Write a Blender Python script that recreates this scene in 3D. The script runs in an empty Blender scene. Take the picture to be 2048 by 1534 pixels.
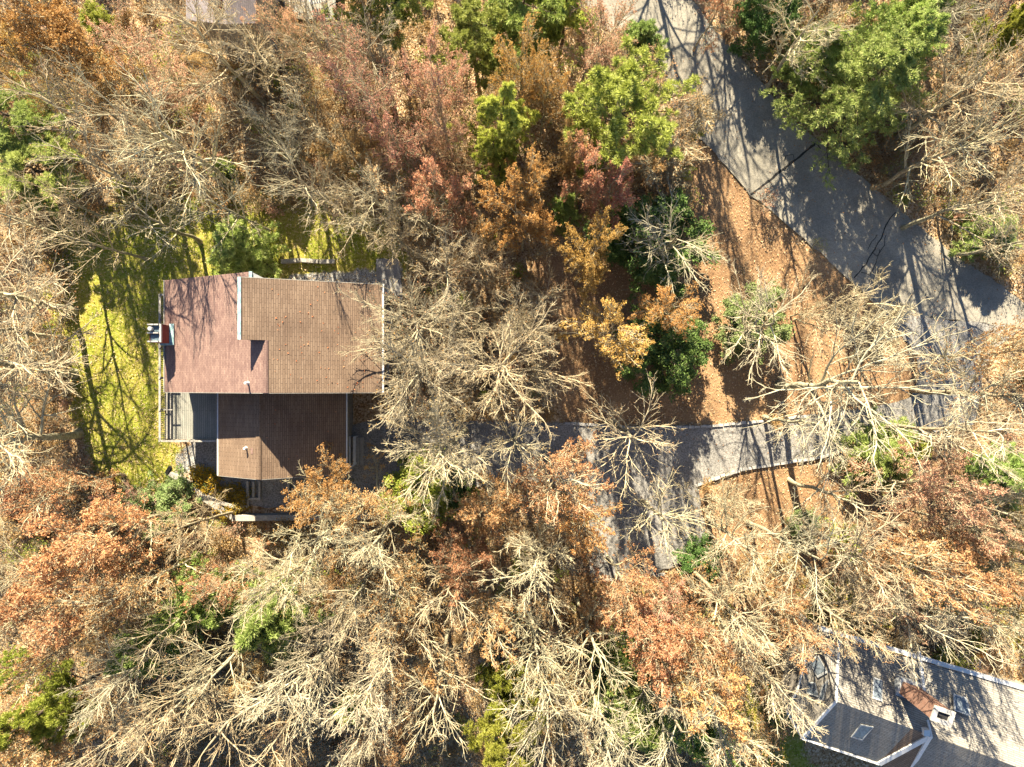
import bpy, math, random
import numpy as np
from mathutils import Vector
sc = bpy.context.scene
C = sc.collection
R = math.radians
# ---------------------------------------------------------------- camera, sky, sun
H, F = 55.0, 1420.0                     # camera height in metres, focal length in photo pixels
cam_d = bpy.data.cameras.new('camera'); cam = bpy.data.objects.new('camera', cam_d); C.objects.link(cam)
cam.location = (0, 0, H); cam.rotation_euler = (0, 0, 0)
cam_d.sensor_width = 36; cam_d.lens = 36 * F / 2048; cam_d.clip_end = 3000
sc.camera = cam
world = bpy.data.worlds.new('World'); sc.world = world; world.use_nodes = True
wn = world.node_tree.nodes; bg = wn['Background']
sky = wn.new('ShaderNodeTexSky'); sky.sky_type = 'NISHITA'; sky.sun_disc = False; sky.dust_density = 0.2; sky.ozone_density = 4.0
SUN_EL = 32.0
sky.sun_elevation = R(SUN_EL); sky.sun_rotation = math.atan2(-0.2, 1.0)
world.node_tree.links.new(sky.outputs[0], bg.inputs[0]); bg.inputs[1].default_value = 0.05
sd = bpy.data.lights.new('sun', 'SUN'); sun = bpy.data.objects.new('sun', sd); C.objects.link(sun)
sd.energy = 5.0; sd.angle = R(0.5); sd.color = (1.0, 0.885, 0.67)
sun.rotation_euler = Vector((0.2, -1.0, -math.tan(R(SUN_EL)) * 1.02)).to_track_quat('-Z', 'Y').to_euler()
sc.view_settings.view_transform = 'Standard'; sc.view_settings.look = 'None'
sc.view_settings.exposure = 1.85; sc.view_settings.gamma = 1; sc.view_settings.use_curve_mapping = False
sc.cycles.max_bounces = 5; sc.cycles.diffuse_bounces = 1; sc.cycles.glossy_bounces = 2
sc.cycles.transmission_bounces = 3; sc.cycles.transparent_max_bounces = 6

def W(px, py, z=0.0):                   # point of the place at height z that the photo shows at (px, py)
    k = (H - z) / F
    return Vector(((px - 1024) * k, (767 - py) * k, z))

# ---------------------------------------------------------------- materials
def newmat(name):
    m = bpy.data.materials.new(name); m.use_nodes = True
    nt = m.node_tree; return m, nt, nt.nodes, nt.links, nt.nodes['Principled BSDF']
def ramp(N, stops, interp='LINEAR'):
    r = N.new('ShaderNodeValToRGB'); cr = r.color_ramp; cr.interpolation = interp
    while len(cr.elements) > 1: cr.elements.remove(cr.elements[-1])
    cr.elements[0].position = stops[0][0]; cr.elements[0].color = (*stops[0][1], 1)
    for p, c in stops[1:]:
        e = cr.elements.new(p); e.color = (*c, 1)
    return r
def noise(N, L, scale, vec=None, detail=4, rough=.6):
    n = N.new('ShaderNodeTexNoise'); n.inputs['Scale'].default_value = scale
    n.inputs['Detail'].default_value = detail; n.inputs['Roughness'].default_value = rough
    if vec: L.new(vec, n.inputs['Vector'])
    return n
def objco(N):
    return N.new('ShaderNodeTexCoord').outputs['Object']
def mix(N, L, fac, a, b, mode='MIX'):
    m = N.new('ShaderNodeMix'); m.data_type = 'RGBA'; m.blend_type = mode
    for sock, v in ((m.inputs[0], fac), (m.inputs[6], a), (m.inputs[7], b)):
        if isinstance(v, (int, float)): sock.default_value = v
        elif isinstance(v, tuple): sock.default_value = (*v, 1)
        else: L.new(v, sock)
    return m.outputs[2]
def bump(N, L, bsdf, h, dist=.03, strength=.6):
    b = N.new('ShaderNodeBump'); b.inputs['Distance'].default_value = dist; b.inputs['Strength'].default_value = strength
    L.new(h, b.inputs['Height']); L.new(b.outputs[0], bsdf.inputs['Normal'])
def noisy(name, stops, scale=4, rough=.85, bdist=.01, detail=5):
    m, nt, N, L, b = newmat(name); n = noise(N, L, scale, objco(N), detail)
    r = ramp(N, stops); L.new(n.outputs[0], r.inputs[0])
    if 'bark' in name:                  # every tree a little lighter, darker, greyer or greener than the next
        oi = N.new('ShaderNodeObjectInfo'); rr = ramp(N, [(0, (.74, .70, .66)), (.35, (.95, .97, .88)), (.7, (1.05, 1.0, .92)), (1, (.86, .78, .68))]); L.new(oi.outputs['Random'], rr.inputs[0])
        L.new(mix(N, L, 1.0, r.outputs[0], rr.outputs[0], 'MULTIPLY'), b.inputs['Base Color'])
    else: L.new(r.outputs[0], b.inputs['Base Color'])
    b.inputs['Roughness'].default_value = rough; b.inputs['Specular IOR Level'].default_value = .25
    bump(N, L, b, n.outputs[0], bdist); return m
def leafmat(name, cols, trans=.35):
    m, nt, N, L, b = newmat(name)
    g = N.new('ShaderNodeNewGeometry'); k = len(cols)
    r = ramp(N, [(i / max(1, k - 1), c) for i, c in enumerate(cols)]); L.new(g.outputs['Random Per Island'], r.inputs[0])
    oi = N.new('ShaderNodeObjectInfo')
    hs = N.new('ShaderNodeHueSaturation'); L.new(r.outputs[0], hs.inputs['Color'])
    mr = N.new('ShaderNodeMapRange'); mr.inputs[3].default_value = .8; mr.inputs[4].default_value = 1.2
    L.new(oi.outputs['Random'], mr.inputs[0]); L.new(mr.outputs[0], hs.inputs['Value'])
    ml = N.new('ShaderNodeMath'); ml.operation = 'MULTIPLY'; ml.inputs[1].default_value = 7.13; L.new(oi.outputs['Random'], ml.inputs[0])
    fr = N.new('ShaderNodeMath'); fr.operation = 'FRACT'; L.new(ml.outputs[0], fr.inputs[0])
    mh = N.new('ShaderNodeMapRange'); mh.inputs[3].default_value = .487; mh.inputs[4].default_value = .515; L.new(fr.outputs[0], mh.inputs[0]); L.new(mh.outputs[0], hs.inputs['Hue'])
    L.new(hs.outputs[0], b.inputs['Base Color']); b.inputs['Roughness'].default_value = .55
    b.inputs['Specular IOR Level'].default_value = .3
    t = N.new('ShaderNodeBsdfTranslucent'); L.new(hs.outputs[0], t.inputs[0])
    mx = N.new('ShaderNodeMixShader'); mx.inputs[0].default_value = trans
    L.new(b.outputs[0], mx.inputs[1]); L.new(t.outputs[0], mx.inputs[2]); L.new(mx.outputs[0], N['Material Output'].inputs[0])
    return m
M = {}
M['bark'] = noisy('bark', [(.3, (.20, .16, .12)), (.47, (.38, .34, .25)), (.62, (.54, .51, .37)), (.8, (.6, .59, .44))], 5, .9, .02)
M['limb'] = noisy('pale lichened limb bark', [(.3, (.30, .24, .16)), (.46, (.50, .43, .30)), (.62, (.63, .57, .40)), (.8, (.70, .66, .48))], 2.2, .9, .005)
M['limb_grey'] = noisy('grey brown limb bark', [(.3, (.24, .20, .15)), (.5, (.40, .36, .27)), (.75, (.55, .52, .39))], 2.2, .9, .005)
M['limb_white'] = noisy('sun bleached limb bark', [(.3, (.36, .30, .21)), (.5, (.55, .49, .36)), (.75, (.72, .67, .51))], 2.2, .9, .005)
M['twig'] = noisy('brown twig bark', [(.3, (.20, .14, .11)), (.5, (.34, .26, .20)), (.75, (.46, .38, .28))], 2.2, .9, .003)
M['pinebark'] = noisy('pine bark', [(.3, (.05, .035, .028)), (.55, (.13, .10, .08)), (.75, (.22, .19, .15))], 6, .9, .02)
M['rust'] = leafmat('rust oak leaves', [(.44, .20, .085), (.60, .32, .14), (.70, .44, .23), (.52, .26, .11)])
M['orange'] = leafmat('orange oak leaves', [(.45, .23, .06), (.62, .36, .11), (.72, .46, .18), (.52, .28, .08)])
M['pink'] = leafmat('dusty pink leaves', [(.64, .33, .22), (.72, .44, .30), (.60, .27, .18), (.76, .54, .37)])
M['red'] = leafmat('crimson leaves', [(.56, .22, .16), (.66, .33, .23), (.50, .19, .12), (.70, .44, .29)])
M['tan'] = leafmat('tan leaves', [(.50, .29, .12), (.64, .43, .21), (.64, .38, .15), (.46, .25, .10)])
M['pineleaf'] = leafmat('lime pine needles', [(.40, .45, .06), (.56, .60, .11), (.68, .70, .20), (.28, .35, .05)], .3)
M['pinedark'] = leafmat('dark pine needles', [(.22, .28, .05), (.36, .42, .09), (.50, .54, .14), (.16, .20, .04)], .3)
M['feather'] = leafmat('feathery green needles', [(.28, .42, .09), (.44, .56, .15), (.62, .68, .25), (.34, .48, .12)], .35)
M['holly'] = leafmat('glossy green leaves', [(.08, .15, .035), (.14, .25, .055), (.22, .33, .09), (.11, .20, .04)], .2)
M['paleleaf'] = leafmat('pale green leaves', [(.20, .29, .09), (.32, .41, .15), (.26, .34, .12), (.38, .45, .20)], .3)
M['yellow'] = leafmat('yellow green leaves', [(.42, .45, .05), (.55, .56, .10), (.32, .38, .05), (.60, .58, .16)], .35)
M['gold'] = leafmat('golden flowers and leaves', [(.72, .50, .03), (.66, .42, .03), (.30, .24, .03), (.16, .17, .03), (.76, .58, .06)], .3)
M['litter'] = leafmat('fallen leaves', [(.46, .29, .14), (.64, .46, .27), (.76, .60, .42), (.42, .25, .11), (.58, .38, .18)], .1)
M['rooflitter'] = leafmat('fallen rust leaves', [(.55, .22, .08), (.42, .14, .05), (.62, .32, .14)], .1)
M['white'] = noisy('white painted trim', [(.3, (.68, .67, .64)), (.7, (.82, .81, .78))], 6, .6, .002)
M['teal'] = noisy('verdigris copper flashing', [(.3, (.16, .28, .30)), (.5, (.36, .52, .52)), (.7, (.62, .72, .70))], 3, .5, .002)
M['timber'] = noisy('weathered grey timber', [(.3, (.30, .27, .23)), (.55, (.44, .41, .36)), (.75, (.56, .53, .47))], 9, .85, .004)
M['shingle_wall'] = noisy('weathered wall shingles', [(.3, (.22, .19, .16)), (.7, (.36, .33, .29))], 5, .9, .006)
M['metal'] = noisy('pale metal', [(.3, (.38, .40, .41)), (.7, (.52, .53, .53))], 8, .5, .001)
M['slate'] = noisy('blue grey slate cap', [(.3, (.06, .10, .13)), (.7, (.16, .22, .26))], 8, .6, .002)
M['dark'] = noisy('black tar', [(.3, (.02, .02, .02)), (.7, (.05, .047, .045))], 5, .7, .002)
M['glass'] = noisy('skylight glass', [(.3, (.10, .13, .16)), (.7, (.26, .30, .34))], 4, .15, .001)
M['stone'] = noisy('pale edging stone', [(.3, (.36, .34, .31)), (.7, (.58, .56, .52))], 5, .9, .01)
M['slatwhite'] = noisy('bleached bench slats', [(.3, (.5, .47, .44)), (.7, (.66, .63, .6))], 5, .8, .003)
M['pumpkin'] = noisy('orange pumpkin', [(.3, (.65, .24, .03)), (.7, (.75, .33, .05))], 5, .5, .01)

def brickmat(name, c1, c2, mortar, bw, rh, msize, patch, patch_scale=.5, streak=None, rough=.9, soft=.35):
    m, nt, N, L, b = newmat(name)
    uv = N.new('ShaderNodeUVMap').outputs[0]
    bt = N.new('ShaderNodeTexBrick'); L.new(uv, bt.inputs['Vector'])
    bt.inputs['Scale'].default_value = 1; bt.inputs['Brick Width'].default_value = bw; bt.inputs['Row Height'].default_value = rh
    bt.inputs['Mortar Size'].default_value = msize; bt.inputs['Mortar Smooth'].default_value = .3
    bt.inputs['Color1'].default_value = (*c1, 1); bt.inputs['Color2'].default_value = (*c2, 1); bt.inputs['Mortar'].default_value = (*mortar, 1)
    n = noise(N, L, patch_scale, uv, 6, .65); r = ramp(N, [(.3, patch), (.7, (1, 1, 1))]); L.new(n.outputs[0], r.inputs[0])
    col = mix(N, L, .8, bt.outputs[0], r.outputs[0], 'MULTIPLY')
    n2 = noise(N, L, 14, uv, 3, .7); r2 = ramp(N, [(.3, (.72, .72, .72)), (.7, (1.15, 1.15, 1.15))]); L.new(n2.outputs[0], r2.inputs[0])
    col = mix(N, L, 1.0, col, r2.outputs[0], 'MULTIPLY')
    if streak:
        mp = N.new('ShaderNodeMapping'); mp.inputs['Scale'].default_value = (.5, 5, 1); L.new(uv, mp.inputs[0])
        n3 = noise(N, L, 1.2, mp.outputs[0], 5, .7); r3 = ramp(N, [(.35, streak), (.65, (1, 1, 1))]); L.new(n3.outputs[0], r3.inputs[0])
        col = mix(N, L, .9, col, r3.outputs[0], 'MULTIPLY')
    L.new(col, b.inputs['Base Color']); b.inputs['Roughness'].default_value = rough; b.inputs['Specular IOR Level'].default_value = .2
    bump(N, L, b, bt.outputs['Fac'], -.02, soft)
    return m
M['roof_tan'] = brickmat('tan brown asphalt shingles', (.29, .20, .135), (.36, .255, .175), (.15, .105, .075), .60, .142, .016, (.60, .58, .60), .45, streak=(.86, .84, .84))
M['roof_pink'] = brickmat('reddish worn shingles', (.31, .20, .165), (.42, .285, .225), (.22, .14, .12), .30, .142, .010, (.66, .62, .66), .6, streak=(.76, .72, .74))
M['roof_grey'] = brickmat('grey shingles', (.34, .31, .265), (.43, .395, .34), (.18, .165, .145), .9, .15, .022, (.75, .74, .72), .35)
M['roof_greyplum'] = brickmat('plum grey shingles', (.27, .235, .235), (.34, .30, .30), (.2, .17, .17), .30, .15, .01, (.75, .74, .76), .5)
M['brick'] = brickmat('red brick', (.31, .14, .09), (.40, .22, .15), (.35, .27, .22), .22, .075, .012, (.7, .65, .65), 1.5)
M['brick_dark'] = brickmat('dark red brick', (.24, .05, .04), (.31, .08, .06), (.14, .05, .045), .22, .09, .012, (.8, .75, .75), 1.5)
M['boards'] = brickmat('grey green deck boards', (.38, .36, .31), (.47, .44, .375), (.14, .14, .12), 4.0, .14, .012, (.75, .78, .78), .7, streak=(.8, .84, .85))

def ground_mat():
    m, nt, N, L, b = newmat('forest floor'); co = objco(N)
    at = N.new('ShaderNodeVertexColor'); at.layer_name = 'zone'
    sp = N.new('ShaderNodeSeparateColor'); L.new(at.outputs[0], sp.inputs[0])
    vo = N.new('ShaderNodeTexVoronoi'); vo.inputs['Scale'].default_value = 9; vo.inputs['Randomness'].default_value = 1; L.new(co, vo.inputs['Vector'])
    s2 = N.new('ShaderNodeSeparateColor'); L.new(vo.outputs['Color'], s2.inputs[0])
    r = ramp(N, [(0, (.24, .135, .06)), (.3, (.45, .29, .15)), (.6, (.60, .43, .25)), (.85, (.72, .56, .37)), (1, (.80, .67, .49))]); L.new(s2.outputs[0], r.inputs[0])
    nb = noise(N, L, .22, co, 6, .62); rb = ramp(N, [(.36, (.78, .68, .58)), (.5, (.9, .86, .82)), (.64, (1.15, 1.06, 1.0))]); L.new(nb.outputs[0], rb.inputs[0])
    litter = mix(N, L, 1.0, r.outputs[0], rb.outputs[0], 'MULTIPLY')
    # lawn
    ng = noise(N, L, 5, co, 8, .75); rg = ramp(N, [(.30, (.12, .125, .018)), (.44, (.26, .25, .035)), (.54, (.40, .37, .07)), (.60, (.48, .39, .13)), (.70, (.56, .44, .24))]); L.new(ng.outputs[0], rg.inputs[0])
    nl = noise(N, L, .5, co, 5, .6); rl = ramp(N, [(.4, (.82, .95, .7)), (.6, (1.1, 1.05, 1.1))]); L.new(nl.outputs[0], rl.inputs[0])
    lawn = mix(N, L, 1.0, rg.outputs[0], rl.outputs[0], 'MULTIPLY')
    # smooth mulch of pine needles
    nm = noise(N, L, 9, co, 8, .75); rm = ramp(N, [(.28, (.20, .11, .055)), (.5, (.37, .23, .125)), (.7, (.56, .39, .23))]); L.new(nm.outputs[0], rm.inputs[0])
    nm2 = noise(N, L, .35, co, 5, .6); rm2 = ramp(N, [(.35, (.78, .72, .68)), (.65, (1.12, 1.1, 1.08))]); L.new(nm2.outputs[0], rm2.inputs[0])
    mulch = mix(N, L, 1.0, rm.outputs[0], rm2.outputs[0], 'MULTIPLY')
    # fine gravel
    vg = N.new('ShaderNodeTexVoronoi'); vg.inputs['Scale'].default_value = 14; L.new(co, vg.inputs['Vector'])
    s3 = N.new('ShaderNodeSeparateColor'); L.new(vg.outputs['Color'], s3.inputs[0])
    rv = ramp(N, [(0, (.17, .165, .155)), (.6, (.40, .385, .355)), (1, (.6, .58, .54))]); L.new(s3.outputs[0], rv.inputs[0])
    # break the zone edges up with noise
    ne = noise(N, L, 2.2, co, 6, .75)
    def edge(ch):
        a = N.new('ShaderNodeMath'); a.operation = 'MULTIPLY_ADD'; a.inputs[1].default_value = 1.6; a.inputs[2].default_value = -.8; L.new(ne.outputs[0], a.inputs[0])
        c = N.new('ShaderNodeMath'); c.operation = 'ADD'; L.new(a.outputs[0], c.inputs[0]); L.new(sp.outputs[ch], c.inputs[1])
        k = N.new('ShaderNodeMapRange'); k.inputs[1].default_value = .38; k.inputs[2].default_value = .62; L.new(c.outputs[0], k.inputs[0]); return k.outputs[0]
    col = mix(N, L, edge(0), litter, lawn); col = mix(N, L, edge(1), col, mulch); col = mix(N, L, edge(2), col, rv.outputs[0])
    L.new(col, b.inputs['Base Color']); b.inputs['Roughness'].default_value = .95; b.inputs['Specular IOR Level'].default_value = .15
    bump(N, L, b, ng.outputs[0], .12, .8)
    return m
def asphalt_mat(name, lo, hi, spk, warm):
    m, nt, N, L, b = newmat(name); co = objco(N)
    n = noise(N, L, .33, co, 6, .65); r = ramp(N, [(.35, lo), (.65, hi)]); L.new(n.outputs[0], r.inputs[0])
    v = N.new('ShaderNodeTexVoronoi'); v.inputs['Scale'].default_value = 16; L.new(co, v.inputs['Vector'])
    s = N.new('ShaderNodeSeparateColor'); L.new(v.outputs['Color'], s.inputs[0])
    r2 = ramp(N, [(0, (1 - spk,) * 3), (1, (1 + spk,) * 3)]); L.new(s.outputs[0], r2.inputs[0])
    col = mix(N, L, 1.0, r.outputs[0], r2.outputs[0], 'MULTIPLY')
    n3 = noise(N, L, 1.3, co, 8, .8); r3 = ramp(N, [(.62, (0, 0, 0)), (.72, (1, 1, 1))]); L.new(n3.outputs[0], r3.inputs[0])
    col = mix(N, L, r3.outputs[0], col, warm)
    L.new(col, b.inputs['Base Color']); b.inputs['Roughness'].default_value = .9; b.inputs['Specular IOR Level'].default_value = .25
    bump(N, L, b, s.outputs[0], .006, .5); return m
M['ground'] = ground_mat()
M['asphalt'] = asphalt_mat('worn asphalt', (.24, .22, .18), (.38, .345, .28), .2, (.26, .22, .165))
M['gravel'] = asphalt_mat('blue grey gravel', (.21, .20, .185), (.33, .31, .28), .45, (.27, .24, .20))
M['paving'] = asphalt_mat('grey paving', (.27, .26, .25), (.36, .35, .335), .12, (.36, .31, .24))

# ---------------------------------------------------------------- mesh helpers
def np_mesh(name, V, Q, mats, smooth=False, mi=None):
    me = bpy.data.meshes.new(name); V = np.asarray(V, np.float32); Q = np.asarray(Q, np.int32)
    me.vertices.add(len(V)); me.vertices.foreach_set('co', V.ravel())
    k = Q.shape[1]
    me.loops.add(Q.size); me.loops.foreach_set('vertex_index', Q.ravel())
    me.polygons.add(len(Q)); me.polygons.foreach_set('loop_start', np.arange(len(Q), dtype=np.int32) * k)
    me.polygons.foreach_set('use_smooth', np.full(len(Q), smooth))
    for m in mats: me.materials.append(m)
    if mi is not None: me.polygons.foreach_set('material_index', np.asarray(mi, np.int32))
    me.update(calc_edges=True); return me
def link(name, me, parent=None):
    o = bpy.data.objects.new(name, me); C.objects.link(o)
    if parent: o.parent = parent
    return o
def tag(o, label=None, cat=None, group=None, kind=None):
    if label: o['label'] = label
    if cat: o['category'] = cat
    if group: o['group'] = group
    if kind: o['kind'] = kind
    return o
def empty(name, loc, rz=0):
    o = bpy.data.objects.new(name, None); C.objects.link(o); o.location = loc; o.rotation_euler = (0, 0, rz)
    o.empty_display_size = .3; return o
class MB:                               # mesh built face by face with metre-scaled UVs
    def __init__(s): s.v = []; s.f = []; s.uv = []
    def face(s, pts, udir=None):
        pts = [Vector(p) for p in pts]; n = (pts[1] - pts[0]).cross(pts[2] - pts[0]); n.normalize()
        u = Vector(udir).normalized() if udir else (Vector((0, 1, 0)) if abs(n.z) > .5 or abs(n.x) > .7 else Vector((1, 0, 0)))
        u = (u - n * u.dot(n)).normalized(); w = n.cross(u)
        b = len(s.v); s.v += pts; s.f.append(tuple(range(b, b + len(pts)))); s.uv += [(p.dot(u), p.dot(w)) for p in pts]
    def prism(s, top, th, udir=None, down=(0, 0, -1)):
        top = [Vector(p) for p in top]
        if (top[1] - top[0]).cross(top[2] - top[0]).z < 0: top = top[::-1]
        d = Vector(down) * th; bot = [p + d for p in top]
        s.face(top, udir); s.face(bot[::-1], udir)
        for i in range(len(top)):
            j = (i + 1) % len(top); s.face([top[i], bot[i], bot[j], top[j]])
    def box(s, x0, x1, y0, y1, z0, z1): s.prism([(x0, y0, z1), (x1, y0, z1), (x1, y1, z1), (x0, y1, z1)], z1 - z0)
    def bar(s, a, b, w, h, up=(0, 0, 1)):
        a = Vector(a); b = Vector(b); t = (b - a).normalized(); sd = t.cross(Vector(up)).normalized(); n = sd.cross(t)
        c = [a + sd * w / 2 + n * h / 2, a - sd * w / 2 + n * h / 2, a - sd * w / 2 - n * h / 2, a + sd * w / 2 - n * h / 2]
        e = [p + (b - a) for p in c]
        s.face(c); s.face(e[::-1])
        for i in range(4):
            j = (i + 1) % 4; s.face([c[j], c[i], e[i], e[j]], t)
    def tube(s, a, b, r0, r1=None, n=12):
        a = Vector(a); b = Vector(b); r1 = r0 if r1 is None else r1; t = (b - a).normalized()
        u = t.orthogonal().normalized(); w = t.cross(u)
        ca = [a + (u * math.cos(6.2832 * i / n) + w * math.sin(6.2832 * i / n)) * r0 for i in range(n)]
        cb = [b + (u * math.cos(6.2832 * i / n) + w * math.sin(6.2832 * i / n)) * r1 for i in range(n)]
        s.face(cb); s.face(ca[::-1])
        for i in range(n): j = (i + 1) % n; s.face([ca[i], ca[j], cb[j], cb[i]])
    def build(s, name, mat, parent=None):      # shapes are given in world metres; parts are stored relative to their thing
        q = parent
        while q and q.parent: q = q.parent
        off = Vector(q.location) if q else Vector((0, 0, 0))
        if off.length: s.v = [p - off for p in s.v]
        me = bpy.data.meshes.new(name); me.from_pydata([tuple(p) for p in s.v], [], s.f)
        uvl = me.uv_layers.new(name='UVMap'); uvl.data.foreach_set('uv', np.array(s.uv, np.float32).ravel())
        me.materials.append(M[mat]); me.update()
        o = link(name, me, parent)
        return o
def inpoly(P, poly):
    x, y = P[:, 0], P[:, 1]; ins = np.zeros(len(P), bool); n = len(poly)
    for i in range(n):
        x0, y0 = poly[i]; x1, y1 = poly[(i + 1) % n]
        if y0 == y1: continue
        c = ((y0 > y) != (y1 > y)) & (x < (x1 - x0) * (y - y0) / (y1 - y0) + x0); ins ^= c
    return ins
def G(poly): return [tuple(W(x, y)[:2]) for x, y in poly]
rng = np.random.default_rng(7)

# ---------------------------------------------------------------- ground, road, driveway
LAWN = [(100, 420), (330, 400), (480, 370), (700, 400), (830, 520), (790, 580), (500, 600), (345, 600), (345, 880), (385, 900), (345, 950), (300, 985), (215, 1000), (150, 860), (120, 700), (70, 560)]
LAWN2 = [(1570, 1190), (1700, 1120), (1900, 1080), (2048, 1000), (2100, 1330), (2020, 1300), (1960, 1250), (1860, 1230), (1700, 1290), (1640, 1250), (1600, 1430), (1640, 1600), (1440, 1600), (1500, 1380)]
LAWN3 = [(1180, 1165), (1330, 1160), (1330, 1215), (1180, 1200)]
MULCH = [(1360, 270), (1430, 300), (1500, 390), (1700, 560), (1800, 640), (1840, 760), (1790, 820), (1540, 835), (1400, 845), (1130, 845), (1080, 700), (1060, 520), (1200, 480), (1390, 400)]
MULCH2 = [(1385, 975), (1480, 945), (1640, 915), (1800, 880), (1960, 850), (2000, 960), (1700, 1120), (1560, 1200), (1480, 1180), (1400, 1160)]
GRAV = [(380, 870), (440, 870), (440, 1000), (400, 985), (350, 945), (365, 905)]
GRAV2 = [(580, 545), (800, 530), (800, 600), (560, 600)]
ROAD = [(1130, -60), (1165, 0), (1240, 90), (1348, 219), (1368, 239), (1392, 273), (1430, 308), (1461, 342), (1502, 390), (1543, 420), (1587, 461), (1649, 513), (1700, 562), (1770, 625), (1822, 690), (1840, 750), (1822, 795),
        (1760, 812), (1610, 832), (1540, 840), (1400, 852), (1270, 852), (1140, 846), (1000, 842), (860, 838), (740, 842), (700, 850), (640, 860), (440, 850), (388, 870), (388, 900), (393, 975), (440, 985), (505, 1012), (700, 1012), (770, 1010), (1000, 965), (1175, 970), (1180, 1060), (1184, 1160), (1300, 1150), (1420, 1110),
        (1395, 968), (1480, 938), (1560, 925), (1640, 912), (1750, 880), (1870, 860), (1950, 843), (1965, 760), (1985, 700), (2048, 655), (2200, 790), (2400, 990), (2600, 900),
        (2200, 700), (2048, 605), (1980, 556), (1915, 513), (1861, 472), (1803, 424), (1748, 376), (1693, 328), (1645, 290), (1587, 239), (1553, 202), (1512, 150), (1461, 92), (1423, 51), (1385, 0), (1350, -60), (1250, -300), (1050, -300)]
def build_ground():
    a = np.arange(-52, 52.01, .26); far = [-900, -500, -280, -160, -100, -75, -60]
    ax = np.concatenate([far, a, [-v for v in far[::-1]]]); n = len(ax)
    X, Y = np.meshgrid(ax, ax); P = np.stack([X.ravel(), Y.ravel()], 1)
    Z = .04 * np.sin(P[:, 0] * .7) * np.sin(P[:, 1] * .53) - .12 + np.where(np.abs(P).max(1) < 60, rng.normal(0, .012, len(P)), 0)
    V = np.column_stack([P, Z]); idx = np.arange(n * n).reshape(n, n)
    Q = np.stack([idx[:-1, :-1], idx[:-1, 1:], idx[1:, 1:], idx[1:, :-1]], -1).reshape(-1, 4)
    me = np_mesh('ground', V, Q, [M['ground']], True)
    Pj = P + np.stack([np.sin(P[:, 1] * 1.9) + np.sin(P[:, 0] * 3.1 + 1), np.sin(P[:, 0] * 2.3) + np.sin(P[:, 1] * 3.7)], 1) * .22
    def mask(*polys, it=5):
        m = np.zeros(len(P), bool)
        for p in polys: m |= inpoly(Pj, G(p))
        m = m.reshape(n, n).astype(float)
        for _ in range(it): m = (m + np.roll(m, 1, 0) + np.roll(m, -1, 0) + np.roll(m, 1, 1) + np.roll(m, -1, 1)) / 5
        return m.ravel()
    col = np.column_stack([mask(LAWN, LAWN2, LAWN3, it=14), mask(MULCH, MULCH2, it=6), mask(GRAV, GRAV2, it=4), np.ones(len(P))]).astype(np.float32)
    ca = me.color_attributes.new('zone', 'FLOAT_COLOR', 'POINT'); ca.data.foreach_set('color', col.ravel())
    tag(link('ground', me), kind='structure')
build_ground()
def smooth_poly(poly, jit=.05, step=.5):
    P = [Vector(p) for p in G(poly)]; out = []
    for i, p in enumerate(P):
        q = P[(i + 1) % len(P)]; k = max(1, int((q - p).length / step))
        for j in range(k):
            out.append(p.lerp(q, j / k) + Vector((rng.normal(0, jit), rng.normal(0, jit))))
    return out
def sheet(name, poly, z, mat, jit=.05):
    pts = smooth_poly(poly, jit); mb = MB(); mb.v = [Vector((p.x, p.y, z)) for p in pts]; mb.f = [tuple(range(len(pts)))]; mb.uv = [(p.x, p.y) for p in pts]
    o = mb.build(name, mat)
    if o.data.polygons[0].normal.z < 0: o.data.flip_normals()
    return tag(o, kind='structure')
# split: driveway and road
cut1, cut2 = ROAD.index((1770, 625)), ROAD.index((2048, 655))
DRIVE = ROAD[cut1:cut2 + 1]
ROADP = ROAD[:cut1 + 1] + ROAD[cut2:]
sheet('road', ROADP, 0.0, 'asphalt'); sheet('driveway', DRIVE, -.006, 'gravel')
def ribbon(name, pts, w, z, mat):
    mb = MB(); P = [W(*p) for p in pts]; Q = [P[0]]
    for i in range(len(P) - 1):
        k = max(1, int((P[i + 1] - P[i]).length / .25))
        for j in range(1, k + 1): Q.append(P[i].lerp(P[i + 1], j / k) + Vector((rng.normal(0, .025), rng.normal(0, .025), 0)))
    prev = None
    for i, p in enumerate(Q):
        t = (Q[min(i + 1, len(Q) - 1)] - Q[max(i - 1, 0)]).normalized(); s = Vector((-t.y, t.x, 0)) * (w / 2 * (.7 + rng.random() * .6))
        cur = (p + s + Vector((0, 0, z)), p - s + Vector((0, 0, z)))
        if prev: mb.face([prev[0], prev[1], cur[1], cur[0]])
        prev = cur
    return mb.build(name, mat)
cr = [ribbon('tar_seam', [(1502, 389), (1530, 368), (1565, 340), (1600, 312), (1630, 288)], .17, .008, 'dark'),
      ribbon('tar_seam', [(1708, 556), (1730, 530), (1742, 510), (1760, 480), (1772, 450), (1790, 425)], .09, .008, 'dark')]
for pts in ([(1568, 322), (1572, 312), (1586, 308), (1588, 318), (1572, 334)], [(1622, 283), (1632, 288), (1642, 297)],):
    ribbon('tar_seam', pts, .06, .012, 'dark')
for pts in ([(1745, 505), (1755, 512), (1768, 490), (1772, 470)], [(1722, 545), (1740, 550), (1752, 525), (1760, 500)], [(1735, 500), (1744, 482), (1755, 470)]):
    ribbon('tar_seam', pts, .05, .012, 'dark')
for o in [o for o in C.objects if o.name.startswith('tar_seam')]: tag(o, kind='structure')
sheet('patio', [(752, 518), (798, 518), (806, 600), (755, 600)], -.004, 'paving', .02)

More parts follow.
